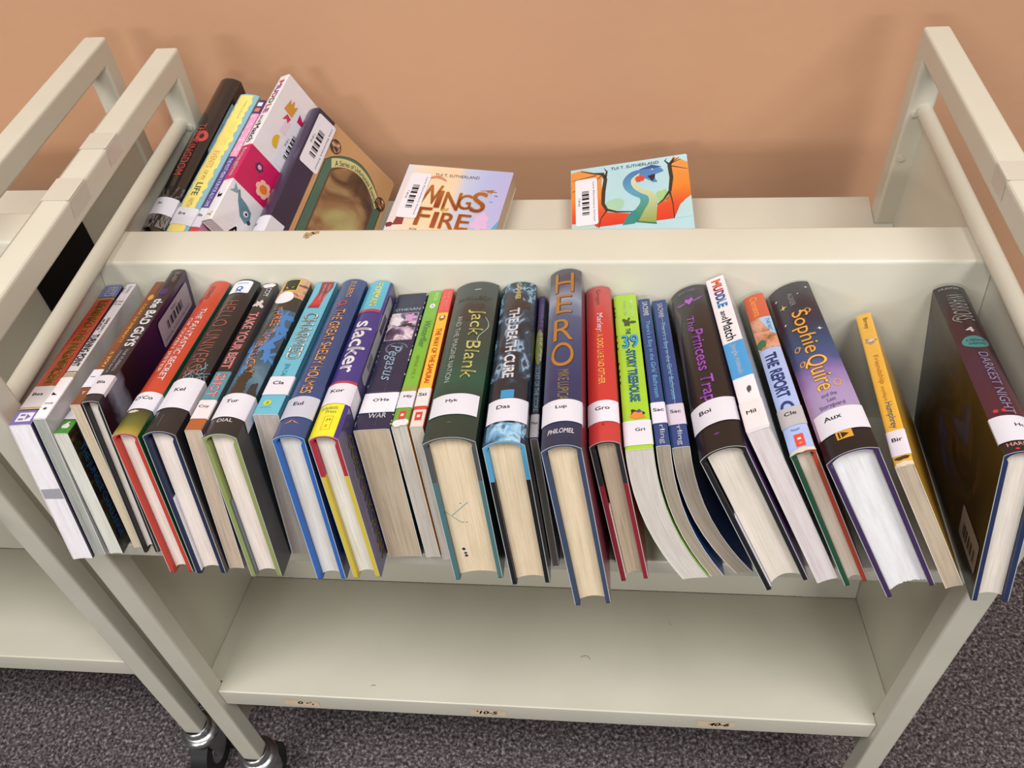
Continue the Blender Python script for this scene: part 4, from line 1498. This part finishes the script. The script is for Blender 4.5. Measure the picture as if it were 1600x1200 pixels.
# ------------------------------------------------------------------ the rear shelf
b = Book('jac', 'black hardcover with red lettering in glossy wrap, in the rear corner against the end panel', True,
         art('black_glossy', [(.3, '#131315'), (.6, '#1a191c'), (.75, '#2b2a2d')], (50, 20, 50), 5, rough=.12, coat=.8),
         right=art('dark_cover', [(.3, '#131311'), (.62, '#1c1d18'), (.72, '#3a3020'), (.76, '#18211c')], (40, 40, 40), 4), boards=flat('#151416', .5), pages=IVORY, group=BACK)
b.vt('THE KINGDOM', 150, 72, -6.5, 2.5, pr('#5a1a1c'), .03)
b.vt('THE KINGDOM', 150, 72, -6.5, 2.5, pr('#b8443f'), .0, 3)
b.ell(3, 131, 6.2, 8.5, pr('#c64a48'), 2)
b.ell(3, 131, 2.4, 3.6, pr('#231c1d'), 3)
b.rect(-14.3, 14.3, 0, 18, art('foot_scrawl', [(.42, '#1a1819'), (.52, '#8a8784'), (.6, '#201d1e')], (140, 60, 140), 4), 1)
b.rect(-14.3, 14.3, 41, 56, art('scrawl', [(.48, '#1a1819'), (.56, '#6a6664'), (.62, '#201d1e')], (160, 60, 160), 4), 1)
b.label(17, 40, 'Jac', tall=4.2, tp=-4)
b.barcode(2, 26, 116, 192, '', col='#a9c4d0')
b.finish()

b = Book('life', 'butter-yellow hardcover with pale blue torn-edged border on the rear shelf', True, pr('#86b4c4'),
         right=art('blue_gold_cover', [(.45, '#7fb0c2'), (.6, '#86b6c6'), (.66, '#b59a52')], (60, 60, 60), 3), left=pr('#86b4c4'), boards=flat('#c9b15a', .5), pages=IVORY, group=BACK, sag=.0022)
rd = random.Random(9)
yl = [(-9.5 + rd.uniform(-1, 1), 208 - k * 4) for k in range(52)]
yr = [(7.2 + rd.uniform(-1.6, 1.6), 208 - k * 4) for k in range(52)]
b.add2d(yl + yr, [(i, i + 1, 53 + i, 52 + i) for i in range(51)], pr('#f0dd7c'), 1)
b.vt('MELISSA', 198, 170, 0, 2.4, pr('#a99a52'))
b.vt('TWENTY TWO', 165, 128, -2.5, 3.5, pr('#e6c860'))
b.vt('EVENTS', 119, 94, -4.6, 2, pr('#d08a5a'), .0)
b.vt('OF MY', 90, 76, -3.5, 1, pr('#9a8a44'))
b.vt('LIFE', 72, 54, -4.6, 2.4, pr('#4f6a52'), .02)
b.vt('WITH C', 50, 32, -4, 2, pr('#9a8a44'))
b.label(14, 37, 'Bre', tall=3.8, tp=-3, p0=-12, p1=14)
b.finish()

b = Book('fancy', 'thin pink and violet paperback squeezed between the butter-yellow book and a white book', False, pr('#e59bc0'), pages=WHITEP, group=BACK)
b.rect(-4.9, 4.9, 178, 200, pr('#40306a'), 1)
b.rect(-3, 3, 181, 187, pr('#d07a50'), 2)
b.rect(-3, 3, 190, 196, pr('#e4dff0'), 2)
for k in range(22):
    b.blob(rd.uniform(-4, 4), rd.uniform(112, 176), 1.3, 2.4, pr('#f0b8d2'), 1, k, .5, 12)
b.rect(-4.9, 4.9, 36, 111, pr('#4a3a86'), 1)
b.vt('THE MOST MEAN & FUN FOR ALSO SAME', 108, 38, -2, 2.4, pr('#dcd6ee'), .02)
b.rect(-4.9, 4.9, 0, 10, pr('#cf4048'), 1)
b.label(10, 36, 'Ba', tall=3.6)
b.finish()

b = Book('muddleb', 'white book with magenta band, flower and little fish on its cover, on the rear shelf', False, pr('#e9e6ea'),
         right=pr('#e6e2e8'), pages=WHITEP, group=BACK)
for ch, q0, q1, c_ in (('M', 212, 201, '#c8407a'), ('U', 200, 192, '#4a5aa8'), ('D', 191, 183, '#d85a9a'), ('D', 182, 174, '#4a9a5a'), ('L', 172, 166, '#c83a5a'), ('E', 165, 158, '#b8508a')):
    b.vt(ch, q0, q1, -3.4, 4.6, pr(c_), .04)
b.vt('and', 155, 143, -3, 2.5, INK)
b.vt('Match', 141, 113, -4.5, 4.2, INK, .015)
MAG = pr('#c8185c')
b.rect(-8.2, b.R(140), 57, 108, MAG, 1)
b.vt('Imagine', 103, 62, -3.6, 3.4, WHITE, .02)
b.vt('J', 40, 32, -3, 4, INK, .02)
b.vt('Y', 12, 4, -3, 4, pr('#b8a83a'), .02)
h = b.R(0)
b.poly([(h + 13, 178), (h + 16, 196), (h + 18.5, 190), (h + 21, 198), (h + 24, 190), (h + 28, 195), (h + 27, 177)], pr('#d0943c'), 2)
b.poly([(h + 20, 176), (h + 27, 174), (h + 25, 166), (h + 22, 170), (h + 17, 165)], pr('#d0305a'), 2)
b.poly([(h + 34, 190), (h + 43, 184), (h + 43, 168), (h + 35, 178)], MAG, 2)
b.poly([(h + 22, 170), (h + 30, 170), (h + 36, 150), (h + 20, 150)], pr('#e6cfe0'), 1)
b.ell(h + 24, 136, 6.5, 9, pr('#dcb42c'), 2, None, 20, 90, 300)
for k in range(6):
    a = k * math.pi / 3
    b.ell(h + 36 + 6.5 * math.cos(a), 74 + 6.5 * math.sin(a), 4.4, 4.4, pr('#f0b8a8'), 2 + k % 3)
    b.ell(h + 20 + 3.6 * math.cos(a), 92 + 3.6 * math.sin(a), 2.4, 2.4, pr('#4a2a5a'), 2 + k % 3)
b.ell(h + 36, 74, 5.2, 5.2, pr('#e07a28'), 6)
b.ell(h + 20, 92, 2.8, 2.8, pr('#f0a0b8'), 6)
FISH = pr('#5d8798')
b.poly([(h + 11, 50), (h + 16, 40), (h + 26, 27), (h + 35, 24), (h + 39, 31), (h + 36, 40), (h + 27, 44), (h + 17, 46), (h + 12, 53)], FISH, 2)
b.poly([(h + 12, 49), (h + 4, 55), (h + 6, 48), (h + 2, 43), (h + 11, 46)], pr('#7f9da8'), 2)
b.ell(h + 31, 34, 3.4, 3.4, WHITE, 3)
b.ell(h + 31.6, 34, 1.6, 1.6, INK, 4)
b.ell(h + 38.5, 28, 2.4, 2.4, pr('#33303f'), 4)
b.poly([(h + 50, 52), (h + 52, 30), (h + 60, 18), (h + 57, 34), (h + 66, 38), (h + 55, 42)], pr('#8a2a2c'), 2)
b.ut('A', 22, 34, 3, 14, INK, bold=.03)
b.barcode(30, 58, 112, 178, 'Lane Elementary School', col='#e3e0ec')
b.finish()

b = Book('sniv', 'leaning hardcover with violet spine and tan front cover framed in teal, on the rear shelf', True,
         art('violet_spine_cloth', [(.3, '#2e2842'), (.6, '#3a3350'), (.75, '#6d6a80')], (120, 14, 120), 4, rough=.3), right=pr('#bd9468'), boards=flat('#4a3a30', .5), pages=IVORY, group=BACK, sag=.003)
b.rect(b.R(-.5), b.R(25), 0, 190, pr('#2f2843'), 1)
h = b.R(0)


def arch(u0, u1, q0, q1, rise, n=18):
    pts = [(h + u0, q0), (h + u1, q0)]
    for k in range(n + 1):
        t = 1 - k / n
        pts.append((h + u0 + (u1 - u0) * t, q1 + rise * math.sin(math.pi * t) ** .8))
    return pts


b.poly(arch(31, 126, -0, 138, 34), pr('#35342c'), 2)
b.poly(arch(32, 125, 0, 138, 33), pr('#466a5c'), 3)
b.poly(arch(42, 115, 0, 130, 29), pr('#6a4030'), 4)
b.poly(arch(44, 113, 0, 129, 28), art('muted_portrait_ground', [(.32, '#2b211b'), (.44, '#5a4030'), (.52, '#94714f'), (.62, '#a8a06c'), (.75, '#bdb982')], (17, 17, 17), 3, .6), 5)
bt_, bb_ = [], []
for k in range(19):
    t = k / 18
    u = 38 + 83 * t
    q = 140 + 27 * math.sin(math.pi * (t * .92 + .04)) ** .8
    bt_.append((h + u, q))
    bb_.append((h + u - (t - .5) * 9, q - 11))
b.add2d(bt_ + bb_, [(i, i + 1, 20 + i, 19 + i) for i in range(18)], pr('#c9c48a'), 6)
v, f, wd_, ht_ = text_mesh('A Series of Unfortunate Events', .005)
tp = []
for x, y in v:
    t = .05 + .9 * x / wd_
    u = 38 + 83 * t
    q = 140 + 27 * math.sin(math.pi * (t * .92 + .04)) ** .8
    g = y / ht_ * 6.5
    tp.append((h + u - (t - .5) * (9 - g), q - 9.4 + g))
b.add2d(tp, f, pr('#3a3a26'), 7)
for u, q in ((37, 163), (121, 146)):
    b.ell(h + u, q, 8, 9.5, pr('#3b2c22'), 7)
    b.ell(h + u, q, 6.6, 8, art('small_medallion', [(.4, '#3a241c'), (.52, '#8a5a44'), (.6, '#c9b090')], (160, 160, 160), 3), 8)
b.barcode(2, 29, 110, 184, 'Lane Elementary School', col='#dedbe4')
b.label(0, 26, 'Sni', tall=3.6, tp=-5, p0=-11.5, p1=30)
b.finish()

# the two paperbacks lying face up
b = Book('wings', 'paperback lying face up with red-brown title on a peach and lavender sky', False, pr('#d8b894'),
         right=grad('peach_to_lavender_sky', 'Z', 0, .134, [(0, '#b9b4e0'), (.22, '#b4bde6'), (.42, '#c6cbe2'), (.5, '#ecd2b0'), (.75, '#f0d6b4'), (.93, '#e9d8cc'), (1, '#d5d6ea')], jitter=.05, jscale=25), pages=paper('#cdbda6', '#b9a88f', '#8f806a'), group=BACK)
b.ut('TUI T. SUTHERLAND', 38, 94, 178, 182.5, pr('#4a4250'))
b.stroke([(b.R(28 + t * 2.4), 171 + 5.5 * math.sin(t * .28)) for t in range(12)], [2 + 2 * math.sin(t * .28) for t in range(12)], pr('#d48a64'), 2)
for ch, u0, u1, q0, q1 in (('W', 25, 54, 133, 163), ('I', 50, 57, 128, 155), ('N', 60, 80, 126, 154), ('G', 78, 94, 129, 152), ('S', 94, 112, 126, 158),
                           ('F', 33, 50, 99, 127), ('I', 54, 60, 97, 121), ('R', 64, 82, 97, 121), ('E', 84, 100, 98, 121)):
    b.ut(ch, u0 - .6, u1 + .6, q0 - .8, q1 + .8, pr('#e8b85a'), bold=.03, layer=2)
    b.ut(ch, u0, u1, q0, q1, grad('copper_letters', 'Y', .095, .165, [(0, '#a8542c'), (.5, '#8a3a24'), (1, '#b8703a')]), bold=-.004, layer=3)
b.ut('OF', 60, 70, 123, 128.5, pr('#e8c83c'), bold=.02, layer=4)
b.ut('BOOK', 31, 40, 91, 94, pr('#6a4a3a'))
b.blob(h * 0 + b.R(113), 160, 5, 2, pr('#a8683c'), 2, 5, .6)
b.stroke([(b.R(100), 160), (b.R(108), 161), (b.R(118), 163)], [.3, 1.2, .3], pr('#a8683c'), 3)
b.stroke([(b.R(112), 160), (b.R(115), 155)], [1.6, .3], pr('#c88a4a'), 3)
b.blob(b.R(121), 154, 1.6, .8, pr('#4a4a66'), 2, 8, .6)
b.blob(b.R(117), 144, 2, 1, pr('#9a9ab8'), 2, 9, .6)
b.blob(b.R(112), 112, 9, 14, pr('#dcb8dc'), 1, 6, .3)
b.poly([(b.R(126), 100), (b.R(133.5), 100), (b.R(133.5), 118)], pr('#5aa8cc'), 2)
b.poly([(b.R(8), 96), (b.R(20), 98), (b.R(19), 110), (b.R(10), 112)], pr('#8a3a34'), 2)
b.blob(b.R(4), 96, 4, 4, pr('#7a2a2e'), 2, 3, .4)
b.barcode(8, 34, 108, 180, 'Lane Elementary School', col='#e9e6ee')
b.finish()

ORG = grad('orange_red_wing', 'Y', .09, .19, [(0, '#d42a24'), (.3, '#e2502a'), (.55, '#ea8a30'), (1, '#e59a50')], jitter=.12, jscale=30)
b = Book('dragon', 'paperback lying face up with orange wings and a green-blue serpent on pale sky', False, pr('#d88a4a'), right=pr('#b5dbe4'),
         pages=IVORY, group=BACK)
h = b.R(0)
b.poly([(h + .3, 100), (h + .3, 189), (h + 14, 191.5), (h + 38, 180), (h + 36, 168), (h + 38, 130), (h + 42, 120), (h + 68, 114), (h + 60, 100)], ORG, 1)
b.poly([(h + 137, 130), (h + 137, 181), (h + 121, 193), (h + 117, 183), (h + 115, 150), (h + 112, 132), (h + 98, 120), (h + 94, 98), (h + 116, 98), (h + 124, 118)], ORG, 1)
BR = pr('#3a3226')
b.stroke([(h + 12, 190), (h + 26, 184), (h + 38, 181), (h + 41, 172), (h + 38, 152), (h + 37, 134), (h + 41, 124), (h + 52, 119), (h + 70, 116)], [1, 2, 4.4, 4.4, 4.6, 4.2, 4, 2.4, 1.5], BR, 2)
b.stroke([(h + 41, 174), (h + 43, 184), (h + 40, 190)], [3, 2, .4], BR, 2)
b.stroke([(h + 41, 123), (h + 34, 112), (h + 31, 98)], [2, 1.2, .8], BR, 2)
for a, c_ in (((1, 176), (30, 180)), ((1, 158), (8, 162)), ((28, 170), (38, 180))):
    b.stroke([(h + a[0], a[1]), (h + c_[0], c_[1])], [.5, 1.4], BR, 2)
b.stroke([(h + 122, 190), (h + 116, 180), (h + 117, 160), (h + 114, 140), (h + 106, 128), (h + 98, 121)], [2, 4.6, 4.4, 3.6, 2, 1.2], BR, 2)
b.stroke([(h + 115, 182), (h + 111, 188), (h + 114, 191)], [2.4, 1.6, .4], BR, 2)
b.stroke([(h + 114, 138), (h + 116, 118), (h + 116, 98)], [1.6, 1.2, 1], BR, 2)
for a, c_ in (((117, 182), (130, 187)), ((118, 178), (136, 170)), ((119, 184), (128, 190))):
    b.stroke([(h + a[0], a[1]), (h + c_[0], c_[1])], [1.6, .6], BR, 2)
b.blob(h + 50, 130, 11, 10, pr('#a9d2b4'), 1, 3, .3)
b.blob(h + 106, 134, 8, 9, pr('#a9cf8a'), 1, 5, .3)
NK = smooth([(h + 84, 98), (h + 88, 112), (h + 92, 126), (h + 90, 138), (h + 80, 146), (h + 73, 154), (h + 72, 164), (h + 80, 172), (h + 90, 174)], 5)
b.stroke([(p - 5, q) for p, q in NK], [x_[0] for x_ in smooth([(v_,) for v_ in (36, 24, 16, 13, 12, 11, 11, 12, 9)], 5)], grad('blue_green_scales', 'Y', .095, .18, [(0, '#3f7a4a'), (.35, '#4a9a8a'), (.6, '#5aa3c4'), (1, '#4a78b4')]), 3)
b.stroke([(p + 2, q) for p, q in NK[:-5]], [x_[0] for x_ in smooth([(v_,) for v_ in (20, 15, 10, 8, 7, 6, 6, 3)], 5)], grad('pale_belly', 'Y', .095, .18, [(0, '#8fa04a'), (.5, '#c4cfa0'), (1, '#d9e0c8')]), 4)
b.poly([(h + 58, 98), (h + 64, 110), (h + 72, 118), (h + 78, 112), (h + 72, 98)], pr('#2f8a86'), 4)
b.poly([(h + 84, 178), (h + 96, 181), (h + 106, 177), (h + 109, 172), (h + 103, 170), (h + 94, 168), (h + 98, 162), (h + 101, 156), (h + 96, 157), (h + 88, 164), (h + 80, 170)], pr('#4f86c0'), 5)
b.poly([(h + 80, 179), (h + 96, 184), (h + 107, 179), (h + 98, 178)], pr('#34549c'), 6)
b.poly([(h + 90, 167), (h + 99, 169), (h + 98, 162), (h + 95, 158)], pr('#2a2030'), 6)
b.blob(h + 81, 165, 6.5, 6, pr('#dc4a3c'), 6, 3, .3, 20, None, .3)
b.ell(h + 96, 176.5, 1.2, 1, pr('#f0e0a0'), 7)
b.poly([(h + 137, 128), (h + 137, 98), (h + 118, 98), (h + 122, 112), (h + 130, 124)], pr('#b9dde2'), 2)
b.poly([(h + .3, 100), (h + .3, 109), (h + 10, 108), (h + 26, 104), (h + 30, 98)], pr('#b9d5cc'), 2)
b.ut('TUI T. SUTHERLAND', 48, 104, 184.5, 188.8, pr('#3a4450'), layer=7)
b.barcode(5, 31, 104, 176, 'Lane Elementary School', col='#eceaf2')
b.finish()
